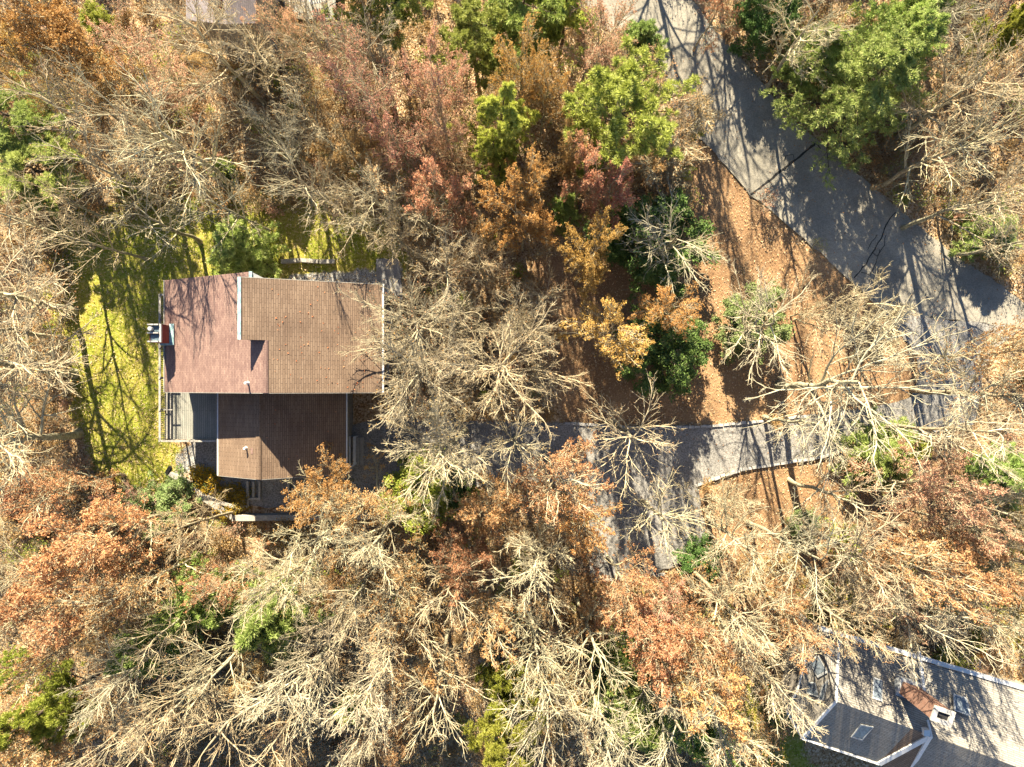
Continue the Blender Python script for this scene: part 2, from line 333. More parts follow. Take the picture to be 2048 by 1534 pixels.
def edging(pts, label, name='stone_edging', mat='stone', w=.2, h=.1, seg=.45):
    mb = MB(); P = [W(*p) for p in pts]
    for i in range(len(P) - 1):
        k = max(1, round((P[i + 1] - P[i]).length / seg))
        for j in range(k):
            a = P[i].lerp(P[i + 1], (j + .04) / k); b = P[i].lerp(P[i + 1], (j + .96) / k)
            off = Vector((rng.normal(0, .018), rng.normal(0, .018), 0)); z = h / 2 - .05 + rng.normal(0, .008)
            mb.bar(a + off + Vector((0, 0, z)), b + off + Vector((0, 0, z)), w * (.85 + rng.random() * .3), h + .1)
    o = mb.build(name, mat); tag(o, label, 'edging', 'edging along the driveway'); return o
edging([(1130, 846), (1270, 856), (1400, 854), (1540, 841), (1612, 832)], 'thin pale stone edging along the upper side of the driveway')
edging([(1392, 972), (1440, 953), (1480, 940), (1560, 927), (1640, 915), (1750, 882), (1870, 862), (1945, 845)], 'pale stone edging along the lower side of the driveway towards the road')
edging([(1180, 1118), (1184, 1162), (1300, 1152), (1330, 1148)], 'pale edging closing the bottom of the gravel parking bay')
edging([(562, 524), (600, 521), (640, 524), (672, 523)], 'short pale timber edging behind the brown-roofed house', 'timber_edging', 'timber', .3, .3, 1.2)

# ---------------------------------------------------------------- brown-roofed house
class Plane:                            # roof plane, for laying things where the photo shows them
    def __init__(s, a, b, c): s.p = Vector(a); s.n = (Vector(b) - s.p).cross(Vector(c) - s.p).normalized(); s.n *= (1 if s.n.z > 0 else -1)
    def hit(s, px, py, up=0):
        d = W(px, py, 0) - Vector((0, 0, H)); o = Vector((0, 0, H)); t = (s.p - o).dot(s.n) / d.dot(s.n)
        return o + d * t + s.n * up
    def z(s, x, y): return s.p.z - ((x - s.p.x) * s.n.x + (y - s.p.y) * s.n.y) / s.n.z
def wall_strip(mb, pts, th=.2):         # vertical wall from a bottom line up to given top heights: [(x,y,z0,z1),...]
    for (x0, y0, a0, b0), (x1, y1, a1, b1) in zip(pts, pts[1:]):
        t = Vector((x1 - x0, y1 - y0, 0)).normalized(); s = Vector((-t.y, t.x, 0)) * th
        A, B, Cc, D = Vector((x0, y0, a0)), Vector((x1, y1, a1)), Vector((x1, y1, b1)), Vector((x0, y0, b0))
        mb.face([A, B, Cc, D]); mb.face([D + s, Cc + s, B + s, A + s]); mb.face([D, Cc, Cc + s, D + s]); mb.face([A, D, D + s, A + s]); mb.face([B, B + s, Cc + s, Cc])
def window(parent, c, n, w, h, name='window'):
    c = Vector(c); n = Vector(n).normalized(); t = Vector((-n.y, n.x, 0))
    mb = MB()
    for s in (-1, 1):
        mb.bar(c + t * s * w / 2 + n * .03 - Vector((0, 0, h / 2)), c + t * s * w / 2 + n * .03 + Vector((0, 0, h / 2)), .1, .1, n)
        mb.bar(c - t * (w / 2 + .05) + n * .034 + Vector((0, 0, s * h / 2)), c + t * (w / 2 + .05) + n * .034 + Vector((0, 0, s * h / 2)), .1, .1)
    mb.bar(c - t * w / 2 + n * .03, c + t * w / 2 + n * .03, .05, .05)
    f = mb.build(name, 'white', parent)
    p = MB(); p.face([c + t * a * w / 2 + n * .012 + Vector((0, 0, b * h / 2)) for a, b in ((-1, -1), (1, -1), (1, 1), (-1, 1))]); p.build('pane', 'glass', f)
def pipe(parent, base, h=.45, r=.06, mat='white'):
    mb = MB(); base = Vector(base)
    mb.tube(base - Vector((0, 0, .1)), base + Vector((0, 0, h)), r); mb.tube(base + Vector((0, 0, h - .02)), base + Vector((0, 0, h + .06)), r * 1.5, r * 1.3)
    mb.tube(base - Vector((0, 0, .05)), base + Vector((0, 0, .07)), r * 2.6, r * 1.2); return mb.build('vent_pipe', mat, parent)
def main_house():
    root = empty('house', (-17, 3, 0)); tag(root, 'brown-roofed house with worn shingle slopes, deck and chimney, beside the mossy lawn', 'house')
    xe, ze, xr, zr = -24.2, 5.5, -15.55, 10.0          # left eave, ridge
    YN, YS, YR, YM = 7.2, -.6, 6.65, 2.75               # north edges, south edge, start of the raised part
    sl = (zr - ze) / (xr - xe); zl = lambda x: ze + sl * (x - xe)
    sr = .404; zR = lambda x: zr - sr * (x - xr); xe2 = -8.75
    xh = -17.05                                         # high edge of the raised slope
    # the worn left slope
    mb = MB(); mb.prism([(xe, YS, ze), (xr, YS, zr), (xr, YM + .15, zr), (xh + .12, YM + .15, zl(xh + .12)), (xh + .12, YN, zl(xh + .12)), (xe, YN, ze)], .18, (0, 1, 0)); a = mb.build('roof_slope', 'roof_pink', root)
    tag(a, 'reddish worn left slope')
    mb = MB(); mb.prism([(xr, YS, zr), (xe2, YS, zR(xe2)), (xe2, YR, zR(xe2)), (xh, YR, zR(xh)), (xh, YM, zR(xh)), (xr, YM, zr + .001)], .18, (0, 1, 0)); b = mb.build('roof_slope', 'roof_tan', root)
    tag(b, 'tan brown right slope rising past the ridge')
    # ridge cap made of shingle pieces on the southern part
    mb = MB(); k = 22
    for i in range(k):
        y0 = YS + (YM - YS) * i / k; y1 = y0 + (YM - YS) / k * .96
        mb.prism([(xr - .3, y0, zl(xr - .3) + .03), (xr, y0, zr + .05), (xr, y1, zr + .065), (xr - .3, y1, zl(xr - .3) + .045)], .03, (0, 1, 0))
        mb.prism([(xr, y0, zr + .05), (xr + .1, y0, zR(xr + .1) + .03), (xr + .1, y1, zR(xr + .1) + .045), (xr, y1, zr + .065)], .03, (0, 1, 0))
    mb.build('ridge_cap', 'roof_pink', root)
    # raised clerestory wall and gables
    mb = MB(); mb.box(xh + .22, xh + .36, YM + .02, YR - .1, zl(xh + .2) - .1, zR(xh) - .2); mb.build('clerestory_wall', 'shingle_wall', root)
    mb = MB(); mb.prism([(xh + .25, YM + .1, zR(xh) - .22), (xh + .25, YM + .25, zR(xh) - .22), (xr, YM + .25, zr - .06), (xr, YM + .1, zr - .06)], .01)
    mb.v = []; mb.f = []; mb.uv = []
    for y in (YM + .08, YM + .2): mb.face([(xh + .25, y, zl(xh + .25)), (xr + .1, y, zr - .1), (xh + .25, y, zR(xh + .25) - .18)])
    mb.build('side_wall', 'shingle_wall', root)
    mb = MB(); mb.box(xh - .1, xh + .1, YM + .0, YR + .02, zR(xh) - .18, zR(xh) + .035); mb.build('copper_flashing', 'teal', root)
    xn = xh + .2; mb = MB(); mb.box(xn - .07, xn + .12, YR + .04, YN + .01, zl(xn) - .2, zl(xn) + .04); mb.build('copper_flashing', 'teal', root)
    mb = MB(); mb.prism([(xn + .14, YR + .03, zl(xn) - .1), (xn + 1.05, YR + .03, zl(xn) - .75), (xn + .14, YN - .05, zl(xn) - .1)], .03); mb.build('gable_flashing', 'metal', root)
    # white eave edges and gutters
    mb = MB(); mb.bar((xe - .04, YS, ze - .02), (xe - .04, YN, ze - .02), .06, .16); mb.build('fascia', 'timber', root)
    for x0, x1, z0, z1, y in ((xe, xr, ze, zr, YS - .02), (xr, xe2, zr, zR(xe2), YS - .02), (xh, xe2, zR(xh), zR(xe2), YR + .02)):
        mb = MB(); mb.bar((x0, y, z0 - .1), (x1, y, z1 - .1), .03, .17); mb.build('fascia', 'timber', root)
    mb = MB(); mb.box(xe2 + .01, xe2 + .13, YS, YR + .05, zR(xe2) - .13, zR(xe2) - .02); mb.build('gutter', 'white', root)
    # walls
    mb = MB(); x0, x1, y0, y1 = xe + .5, xe2 - .5, YS + .35, YR - .35
    top = lambda x: min(zl(x) if x < xr else zR(x), 99) - .19
    xs = [x0, xr, x1]
    wall_strip(mb, [(x, y0, 0, top(x)) for x in xs]); wall_strip(mb, [(x, y1, 0, top(x)) for x in xs[::-1]])
    wall_strip(mb, [(x1, y0, 0, top(x1)), (x1, y1, 0, top(x1))]); wall_strip(mb, [(x0, y1, 0, top(x0)), (x0, y0, 0, top(x0))])
    mb.build('wall', 'shingle_wall', root)
    for y in (.8, 3, 5): window(root, (x1, y, 1.6), (1, 0, 0), 1.1, 1.3); window(root, (x1, y, 4.6), (1, 0, 0), 1.1, 1.3)
    for x in (-22, -18.5, -14, -11.5): window(root, (x, y1, 1.6), (0, 1, 0), 1.2, 1.3); window(root, (x, y1, 4.4), (0, 1, 0), 1.2, 1.1)
    for y in (1.0, 4.6): window(root, (x0, y, 4.3), (-1, 0, 0), 1.4, 1.6)
    # chimney at the left eave, with copper flashing, pot and open flues between raised fins
    cx0, cx1, cy0, cy1, ct = -24.45, -23.62, 2.78, 4.0, 7.1
    mb = MB(); mb.box(cx0, cx1, cy0, cy1, 0, ct); ch = mb.build('chimney', 'brick_dark', root)
    mb = MB(); mb.box(cx1 + .004, cx1 + .3, cy0 - .12, cy1 + .12, zl(cx1) - .05, zl(cx1 + .3) + .12); mb.box(cx0 + .1, cx1, cy0 - .13, cy0 - .004, zl(cx1) - .3, zl(cx1) + .1); mb.build('flashing', 'teal', ch)
    mb = MB(); mb.box(cx0 + .12, cx1 - .14, cy0 + .1, cy0 + .53, ct + .004, ct + .1); mb.box(cx0 + .08, cx1 - .14, cy0 + .7, cy1 - .1, ct + .004, ct + .1); mb.build('cap_slab', 'slate', ch)
    mb = MB()
    for y in (cy0, (cy0 + cy1) / 2 - .03, cy1 - .08): mb.box(cx0 - .03, cx1 - .12, y, y + .09, ct + .006, ct + .3)
    mb.box(cx1 - .11, cx1 + .02, cy0, cy1, ct + .005, ct + .16); mb.build('cap_fin', 'stone', ch)
    mb = MB(); mb.tube((cx0 + .22, cy1 - .32, ct + .1), (cx0 + .22, cy1 - .32, ct + .45), .12, .14); mb.build('flue_pot', 'metal', ch)
    pipe(root, Plane((xe, 0, ze), (xr, 0, zr), (xr, 1, zr)).hit(497, 766), .55)
    # the lower wing
    wx0, wz0, wxr, wzr, wx1, wz1, wy0, wy1 = -20.75, 4.85, -17.1, 6.95, -11.95, 3.95, -6.5, -.62
    mb = MB(); mb.prism([(wx0, wy0, wz0), (wxr, wy0, wzr), (wxr, wy1, wzr), (wx0, wy1, wz0)], .16, (0, 1, 0)); mb.build('wing_roof_slope', 'roof_tan', root)
    mb = MB(); mb.prism([(wxr, wy0, wzr - .003), (wx1, wy0, wz1), (wx1, wy1, wz1), (wxr, wy1, wzr - .003)], .16, (0, 1, 0)); mb.build('wing_roof_slope', 'roof_tan', root)
    mb = MB(); k = 26
    for i in range(k):
        y0 = wy0 + (wy1 - wy0) * i / k; y1 = y0 + (wy1 - wy0) / k * .96
        mb.prism([(wxr - .28, y0, wzr - .13), (wxr, y0, wzr + .04), (wxr, y1, wzr + .055), (wxr - .28, y1, wzr - .115)], .03, (0, 1, 0))
        mb.prism([(wxr, y0, wzr + .04), (wxr + .12, y0, wzr - .03), (wxr + .12, y1, wzr - .015), (wxr, y1, wzr + .055)], .03, (0, 1, 0))
    mb.build('ridge_cap', 'roof_tan', root)
    mb = MB(); mb.box(wx0 - .1, wx0 - .01, wy0, wy1, wz0 - .14, wz0 - .03); mb.box(wx1 + .01, wx1 + .1, wy0, wy1, wz1 - .14, wz1 - .03); mb.build('gutter', 'white', root)
    mb = MB()
    mb.bar((wx0, wy0 - .02, wz0 - .1), (wxr, wy0 - .02, wzr - .1), .03, .16); mb.bar((wxr, wy0 - .02, wzr - .1), (wx1, wy0 - .02, wz1 - .1), .03, .16); mb.build('fascia', 'timber', root)
    mb = MB(); a0, a1, b0 = wx0 + .4, wx1 - .4, wy0 + .4
    tp = lambda x: (wz0 + (wzr - wz0) * (x - wx0) / (wxr - wx0) if x < wxr else wzr + (wz1 - wzr) * (x - wxr) / (wx1 - wxr)) - .17
    wall_strip(mb, [(a0, b0, -.1, tp(a0)), (wxr, b0, -.1, tp(wxr)), (a1, b0, -.1, tp(a1)), (a1, -.28, -.1, tp(a1))]); wall_strip(mb, [(a0, -.28, -.1, tp(a0)), (a0, b0, -.1, tp(a0))])
    mb.build('wall', 'shingle_wall', root)
    for x in (-19, -14.5): window(root, (x, b0, 2.1), (0, -1, 0), 1.1, 1.3)
    mb = MB(); mb.box(-17.3, -16.3, b0 - .06, b0 - .004, 0, 2.05); d = mb.build('door', 'white', root)
    mb = MB(); mb.tube((-16.42, b0 - .07, 1), (-16.42, b0 - .14, 1), .03); mb.build('handle', 'metal', d)
    pipe(root, Plane((wx0, 0, wz0), (wxr, 0, wzr), (wxr, 1, wzr)).hit(493, 896), .4)
    pw = Plane((wx0, 0, wz0), (wxr, 0, wzr), (wxr, 1, wzr)); mb = MB()
    mb.prism([pw.hit(502, 896, .02), pw.hit(506, 896, .02), pw.hit(506, 908, .02), pw.hit(502, 908, .02)], .015, (0, 1, 0)); mb.build('flashing', 'roof_pink', root)
    # deck wrapped round the lower left corner
    dz = 2.8; mb = MB(); mb.prism([(-25.35, -4.1, dz), (-20.5, -4.1, dz), (-20.5, -.35, dz), (-23.6, -.35, dz), (-23.6, 6.35, dz), (-25.35, 6.35, dz)], .12, (0, 1, 0)); dk = mb.build('deck', 'boards', root)
    mb = MB(); rt = dz + 1.0
    mb.bar((-25.4, -4.15, rt), (-25.4, 6.4, rt), .15, .05); mb.bar((-25.32, -4.15, rt + .002), (-20.6, -4.15, rt + .002), .13, .05); mb.bar((-25.32, 6.4, rt + .002), (-24.2, 6.4, rt + .002), .13, .05)
    for z in (dz + .15, rt - .12): mb.bar((-25.4, -4.1, z), (-25.4, 6.35, z), .05, .07); mb.bar((-25.3, -4.15, z), (-20.6, -4.15, z), .05, .07)
    y = -4.0
    while y < 6.3: mb.bar((-25.4, y, dz), (-25.4, y, rt - .03), .04, .04, (0, 1, 0)); y += .14
    x = -25.2
    while x < -20.7: mb.bar((x, -4.15, dz), (x, -4.15, rt - .03), .04, .04, (0, 1, 0)); x += .14
    mb.build('railing', 'timber', dk)
    for x, y in ((-25.4, -4.15), (-25.4, -1.9), (-25.4, .4), (-25.4, 2.6), (-25.4, 4.6), (-25.4, 6.4), (-23, -4.15), (-20.65, -4.15)):
        mb = MB(); mb.bar((x, y, -.1), (x, y, rt + .08), .12, .12, (0, 1, 0)); mb.build('post', 'timber', dk)
    mb = MB()
    for y in (-1.9, .4, 2.6, 4.6): mb.bar((-25.3, y, rt - .25), (-24.6, y, rt - .25), .07, .05)
    for x in (-25.12, -24.86): mb.bar((x, -4, dz + .5), (x, 6.2, dz + .5), .07, .05)
    mb.build('bench_rail', 'timber', dk)
    # steps with white cheeks at the right wall of the wing
    mb = MB(); p0, p1 = W(697, 872, 1.2), W(697, 938, 1.2); q0, q1 = W(709, 872, 1.0), W(709, 930, 1.0)
    mb.bar(p0, p1, .32, .06); mb.bar(q0, q1, .2, .06); mb.bar((p1 + Vector((.1, .1, -.03))), (q1 + Vector((0, .02, .1))), .12, .05)
    for a in (p0, p1, q0, q1): mb.bar((a.x, a.y + (.08 if a in (p1, q1) else -.08), -.1), (a.x, a.y + (.08 if a in (p1, q1) else -.08), a.z - .03), .1, .1, (0, 1, 0))
    e = mb.build('entrance_rail', 'white', root)
    mb = MB()
    for i in range(3): mb.box(p1.x + .1 + i * .28, p1.x + .1 + (i + 1) * .28 - .004, p1.y + .2, p0.y - .2, -.1, .6 - i * .2)
    mb.build('step', 'timber', root)
main_house()

def timber_run(pts, w, h, label, name='timber_wall', group=None, z0=-.1):
    mb = MB()
    for k, run in enumerate(pts):
        P = [W(*p) for p in run]
        for i in range(len(P) - 1):
            a, b = P[i], P[i + 1]; zc = (h + z0) / 2 + .002 * (i + k)
            mb.bar((a.x, a.y, zc), (b.x, b.y, zc), w, h - z0)
    o = mb.build(name, 'timber'); tag(o, label, 'retaining wall' if 'wall' in name else 'steps', group); return o
timber_run([[(348, 945), (388, 970)], [(388, 970), (428, 996)], [(428, 996), (474, 1010)]], .28, .75, 'upper grey timber retaining wall running behind the two golden bushes')
timber_run([[(404, 985), (472, 1031)], [(472, 1033), (770, 1029)]], .42, .8, 'lower grey timber retaining wall, bent, bounding the dark yard below the house')
def steps(x, label):
    mb = MB()
    for i, dx in enumerate((0, 11, 22)):
        a = W(x + dx, 962); b = W(x + dx, 994 if i < 2 else 998); z = .30 - i * .08
        mb.bar((a.x, a.y, z - .12), (b.x, b.y, z - .12), .17, .3)
    a, b = W(x - 2, 997), W(x + 25, 997); mb.bar((a.x, a.y, .06), (b.x, b.y, .06), .17, .3)
    a, b = W(x - 1, 1000), W(x - 1, 1012); mb.bar((a.x, a.y, .04), (b.x, b.y, .04), .17, .3)
    o = mb.build('timber_steps', 'timber'); tag(o, label, 'steps', 'timber steps below the lower wing')
steps(498, 'left flight of pale timber steps below the lower wing, ending in a zigzag'); steps(579, 'right flight of pale timber steps below the lower wing, partly under branches')
a, b = W(478, 1012), W(497, 1012); mb = MB(); mb.bar((a.x, a.y, .1), (b.x, b.y, .1), .17, .4); tag(mb.build('timber_curb', 'timber'), 'short pale timber curb joining the left steps to the golden bush', 'curb')
mb = MB(); a, b = W(333, 949, .2), W(341, 935, .5); mb.bar(a, b, .35, .1); mb.bar(a + Vector((0, 0, .05)), b + Vector((.05, .1, .08)), .2, .12); tag(mb.build('dark_board', 'dark'), 'dark board leaning by the upper end of the timber wall', 'board')

# ---------------------------------------------------------------- grey-roofed house, lower right
def skylight(parent, pl, quad, label=None):
    P = [pl.hit(x, y, .1) for x, y in quad]; c = sum(P, Vector()) / 4
    mb = MB()
    for i in range(4):
        a, b = P[i], P[(i + 1) % 4]; ia, ib = a.lerp(c, .13), b.lerp(c, .13)
        mb.prism([a, b, ib, ia], .13)
    f = mb.build('skylight', 'metal', parent)
    if label: tag(f, label)
    g = MB(); g.prism([p.lerp(c, .12) - pl.n * .03 for p in P], .05); g.build('pane', 'glass', f)
def grey_house():
    ze, zr = 4.9, 7.5
    A, B, Cc, D = W(1636, 1254, ze), W(1677, 1278, ze), W(1671, 1402, zr), W(1604, 1476, ze)
    E1, E2, E3 = W(1572, 1421, 4.2), W(1593, 1381, 4.6), W(1614, 1304, 4.7)
    R1, R2, R3 = W(1823, 1457, zr), W(1860, 1471, zr + .1), W(2190, 1590, zr)
    B2 = W(2190, 1418, ze); V1 = W(1757, 1527, ze); V2 = W(1806, 1556, ze - .2); V3 = W(2150, 1680, ze)
    root = empty('house', (30, -22, 0)); tag(root, 'grey-roofed house with skylights, white trim and tall brick chimney at the lower right corner', 'house')
    def slope(pts, lab=None, u=None, mat='roof_grey'):
        mb = MB(); pts = [Vector(p) for p in pts]; u = u or (R2 - Cc)
        for i in range(1, len(pts) - 1):
            mb.prism([pts[0], pts[i], pts[i + 1]], .14, u)
        o = mb.build('roof_slope', mat, root)
        if lab: tag(o, lab)
        return o
    slope([B, B2, R3, R2, R1, Cc], 'sunlit slope with two skylights')
    slope([Cc, R1, V1, D], 'dark shaded slope with one skylight')
    slope([R1, R2, V1], 'small leaf-stained valley slope', R2 - V1, 'roof_tan'); slope([R2, V2, V1], 'small leaf-stained valley slope', R2 - V1, 'roof_tan')
    slope([R2, R3, V3, V2], 'shaded slope at the bottom edge')
    slope([A, B, Cc, D, E1, E2, E3], 'pale end slope under branches', Cc - B)
    mb = MB(); Z = Vector((0, 0, .05))
    V15 = W(1815, 1545, ze)
    for a, b, w in ((A, B2, .3), (B, Cc, .16), (Cc, D, .2), (D, V1, .14), (V1, R2, .34), (R2, V15, .28), (D, E1, .12), (E1, E2, .1), (E2, E3, .1)):
        mb.bar(a + Z, b + Z, w, .12); Z = Z + Vector((0, 0, .004))
    c1, c2 = W(1838, 1303, ze + .15), W(1849, 1392, 6.9); mb.bar(c1, c2, .2, .12); mb.bar(W(1855, 1440, 7.3), R2 + Z * 2, .12, .12)
    mb.build('white_trim', 'white', root)
    mb = MB()
    pt = [A + Vector((.5, -.4, 0)), E3 + Vector((.5, 0, 0)), E2 + Vector((.5, 0, 0)), E1 + Vector((.6, .1, 0)), D + Vector((.2, .5, 0)), V1 + Vector((.1, .4, 0)), V2 + Vector((.2, .3, 0)), V3 + Vector((0, .4, 0)), B2 + Vector((-.5, -.5, 0)), B + Vector((0, -.5, 0)), A + Vector((.5, -.4, 0))]
    wall_strip(mb, [(p.x, p.y, -.1, 4.05) for p in pt], .15); mb.build('wall', 'shingle_wall', root)
    for i, j in ((4, 5), (9, 8)):
        a, b = pt[i], pt[j]; t = (b - a).normalized(); n = Vector((t.y, -t.x, 0))
        if i == 9: n = -n
        for f in (.15, .32, .5) if i == 9 else (.3, .7): c = a.lerp(b, f); window(root, (c.x, c.y, 2.0), n, 1.1, 1.3)
    P1 = Plane(B, B2, R2); P2 = Plane(Cc, R1, V1); P3 = Plane(A, Cc, D)
    skylight(root, P1, [(1746, 1355), (1763, 1361), (1763, 1404), (1744, 1397)]); skylight(root, P1, [(1905, 1388), (1932, 1397), (1940, 1433), (1908, 1422)])
    skylight(root, P2, [(1722, 1447), (1747, 1452), (1724, 1479), (1702, 1472)])
    skylight(root, P3, [(1618, 1320), (1640, 1312), (1658, 1345), (1638, 1356)]); skylight(root, P3, [(1612, 1365), (1634, 1366), (1640, 1395), (1612, 1386)])
    skylight(root, P3, [(1648, 1372), (1660, 1360), (1650, 1400), (1638, 1408)])
    c = P1.hit(1849, 1462); mb = MB(); mb.box(c.x - .2, c.x + .2, c.y - .2, c.y + .2, c.z - .2, c.z + .3); mb.build('roof_vent', 'white', root)
    # chimney
    c = W(1887, 1433, 10.3); base = MB(); an = -.33; ux = Vector((math.cos(an), math.sin(an), 0)); uy = Vector((-ux.y, ux.x, 0))
    def ring(w, d, z): return [Vector((c.x, c.y, z)) + ux * a * w + uy * b * d for a, b in ((-1, -1), (1, -1), (1, 1), (-1, 1))]
    mb = MB(); mb.prism(ring(.62, .42, 10.15), 5); ch = mb.build('chimney', 'brick', root)
    mb = MB(); o = ring(.68, .48, 10.3); i_ = ring(.4, .22, 10.3)
    for k in range(4): mb.prism([o[k], o[(k + 1) % 4], i_[(k + 1) % 4], i_[k]], .148)
    mb.build('chimney_cap', 'stone', ch)
    mb = MB(); mb.prism([p - Vector((0, 0, .14)) for p in i_], .02); mb.build('flue', 'dark', ch)
    mb = MB(); z = P1.z(c.x, c.y); f = ring(.8, .62, z + .4); mb.prism(f, .6) ; mb.build('flashing', 'metal', ch)
grey_house()
def bench(c, rot, w, d, label, slats=7, name='slatted_bench'):
    root = empty(name, c, rot); tag(root, label, 'bench', 'slatted seats on the deck at the top edge' if 'deck' in label else None)
    def rel(build):
        mb = MB(); build(mb); return mb
    def put(nm, fn):
        mb = MB(); fn(mb); me = bpy.data.meshes.new(nm); me.from_pydata([tuple(p) for p in mb.v], [], mb.f); me.materials.append(M['slatwhite']); link(nm, me, root)
    def seat(mb):
        for i in range(slats): x = -w / 2 + w * (i + .5) / slats; mb.bar((x, -d / 2, .42), (x, d / 2, .42), w / slats * .55, .03)
    def back(mb):
        for i in range(slats): x = -w / 2 + w * (i + .5) / slats; mb.bar((x, d / 2, .42), (x, d / 2 + .25, 1.0), w / slats * .55, .03)
        mb.bar((-w / 2, d / 2 + .24, 1.0), (w / 2, d / 2 + .24, 1.0), .08, .05); mb.bar((-w / 2, -d / 2, .44), (w / 2, -d / 2, .44), .1, .04)
    put('seat', seat); put('backrest', back)
    for sx in (-1, 1):
        for sy in (-1, 1):
            put('leg', lambda mb: mb.bar((sx * w / 2, sy * d / 2, -.02), (sx * w / 2, sy * d / 2, .4), .08, .08, (0, 1, 0)))
        put('armrest', lambda mb: mb.bar((sx * w / 2, -d / 2, .62), (sx * w / 2, d / 2, .62), .12, .04))
bench(W(1758, 1286, .0), -.42, 1.1, .5, 'bleached white bench standing against the upper wall of the grey-roofed house', 5)
mb = MB(); q = [W(1938, 1293, .3), W(1962, 1302, .3), W(1955, 1335, .3), W(1934, 1322, .3)]; mb.prism(q, .4); mb.prism([W(1960, 1303, .15), W(1968, 1306, .15), W(1960, 1338, .15), W(1955, 1336, .15)], .25)
tag(mb.build('stone_step', 'stone'), 'pale stone doorstep beside the orange pumpkin, above the grey roof', 'step')
def pumpkin():
    c = W(1963, 1308, .55); root = empty('pumpkin', c); tag(root, 'round orange pumpkin on the step by the grey-roofed house', 'pumpkin')
    V = []; Q = []; n, m = 32, 12
    for j in range(m + 1):
        t = math.pi * j / m
        for i in range(n):
            p = 6.2832 * i / n; r = .30 * math.sin(t) * (1 - .09 * abs(math.sin(4 * p))); V.append((r * math.cos(p), r * math.sin(p), .24 * math.cos(t) - .04 * math.exp(-(math.sin(t) * 4) ** 2)))
    for j in range(m):
        for i in range(n): Q.append((j * n + i, (j + 1) * n + i, (j + 1) * n + (i + 1) % n, j * n + (i + 1) % n))
    link('shell', np_mesh('shell', V, Q, [M['pumpkin']], True), root)
    mb = MB(); mb.tube((0, 0, .16), (.03, .02, .32), .035, .025); me = bpy.data.meshes.new('stalk'); me.from_pydata([tuple(p) for p in mb.v], [], mb.f); me.materials.append(M['pinebark']); link('stalk', me, root)
pumpkin()
# ---------------------------------------------------------------- house at the top edge
def top_house():
    root = empty('house', (-20, 29, 0)); tag(root, 'plum-grey roofed house cut off by the top edge, half hidden by bare branches', 'house')
    a, b, c = W(372, 40, 6.4), W(452, 48, 8.5), W(512, 46, 6.9); up = Vector((0, 9, 0))
    mb = MB(); mb.prism([a, b, b + up, a + up], .15, up); mb.build('roof_slope', 'roof_greyplum', root)
    mb = MB(); mb.prism([b, c, c + up, b + up], .15, up); mb.build('roof_slope', 'roof_greyplum', root)
    mb = MB(); i = .35
    wall_strip(mb, [(a.x + i, a.y + i, -.1, 6.3), (b.x, b.y + i, -.1, 8.3), (c.x - i, c.y + i, -.1, 6.8), (c.x - i, c.y + 9, -.1, 6.8)]); wall_strip(mb, [(a.x + i, a.y + 9, -.1, 6.3), (a.x + i, a.y + i, -.1, 6.3)])
    mb.build('wall', 'shingle_wall', root)
    for x in (-19.9, -18.2): window(root, (x, a.y + i, 1.8), (0, -1, 0), 1, 1.2)
    mb = MB(); p = W(440, 14, 7.8); mb.box(p.x - .35, p.x + .35, p.y - .35, p.y + .35, 6.5, 8.6); ch = mb.build('chimney', 'brick_dark', root)
    mb = MB(); mb.box(p.x - .4, p.x + .4, p.y - .4, p.y + .4, 8.605, 8.7); mb.build('chimney_cap', 'dark', ch)
    mb = MB(); q = W(560, 30, 1.2); mb.box(c.x + .05, q.x + 4.2, q.y - .3, q.y + 8, 1.05, 1.2); mb.build('deck', 'boards', root)
top_house()
bench(W(598, 14, 1.22), .15, 1.0, .5, 'left slatted seat on the deck at the top edge, striped by shadow', 6)
bench(W(638, 5, 1.22), .1, 1.1, .5, 'right slatted seat on the deck at the top edge, half cut off', 6)

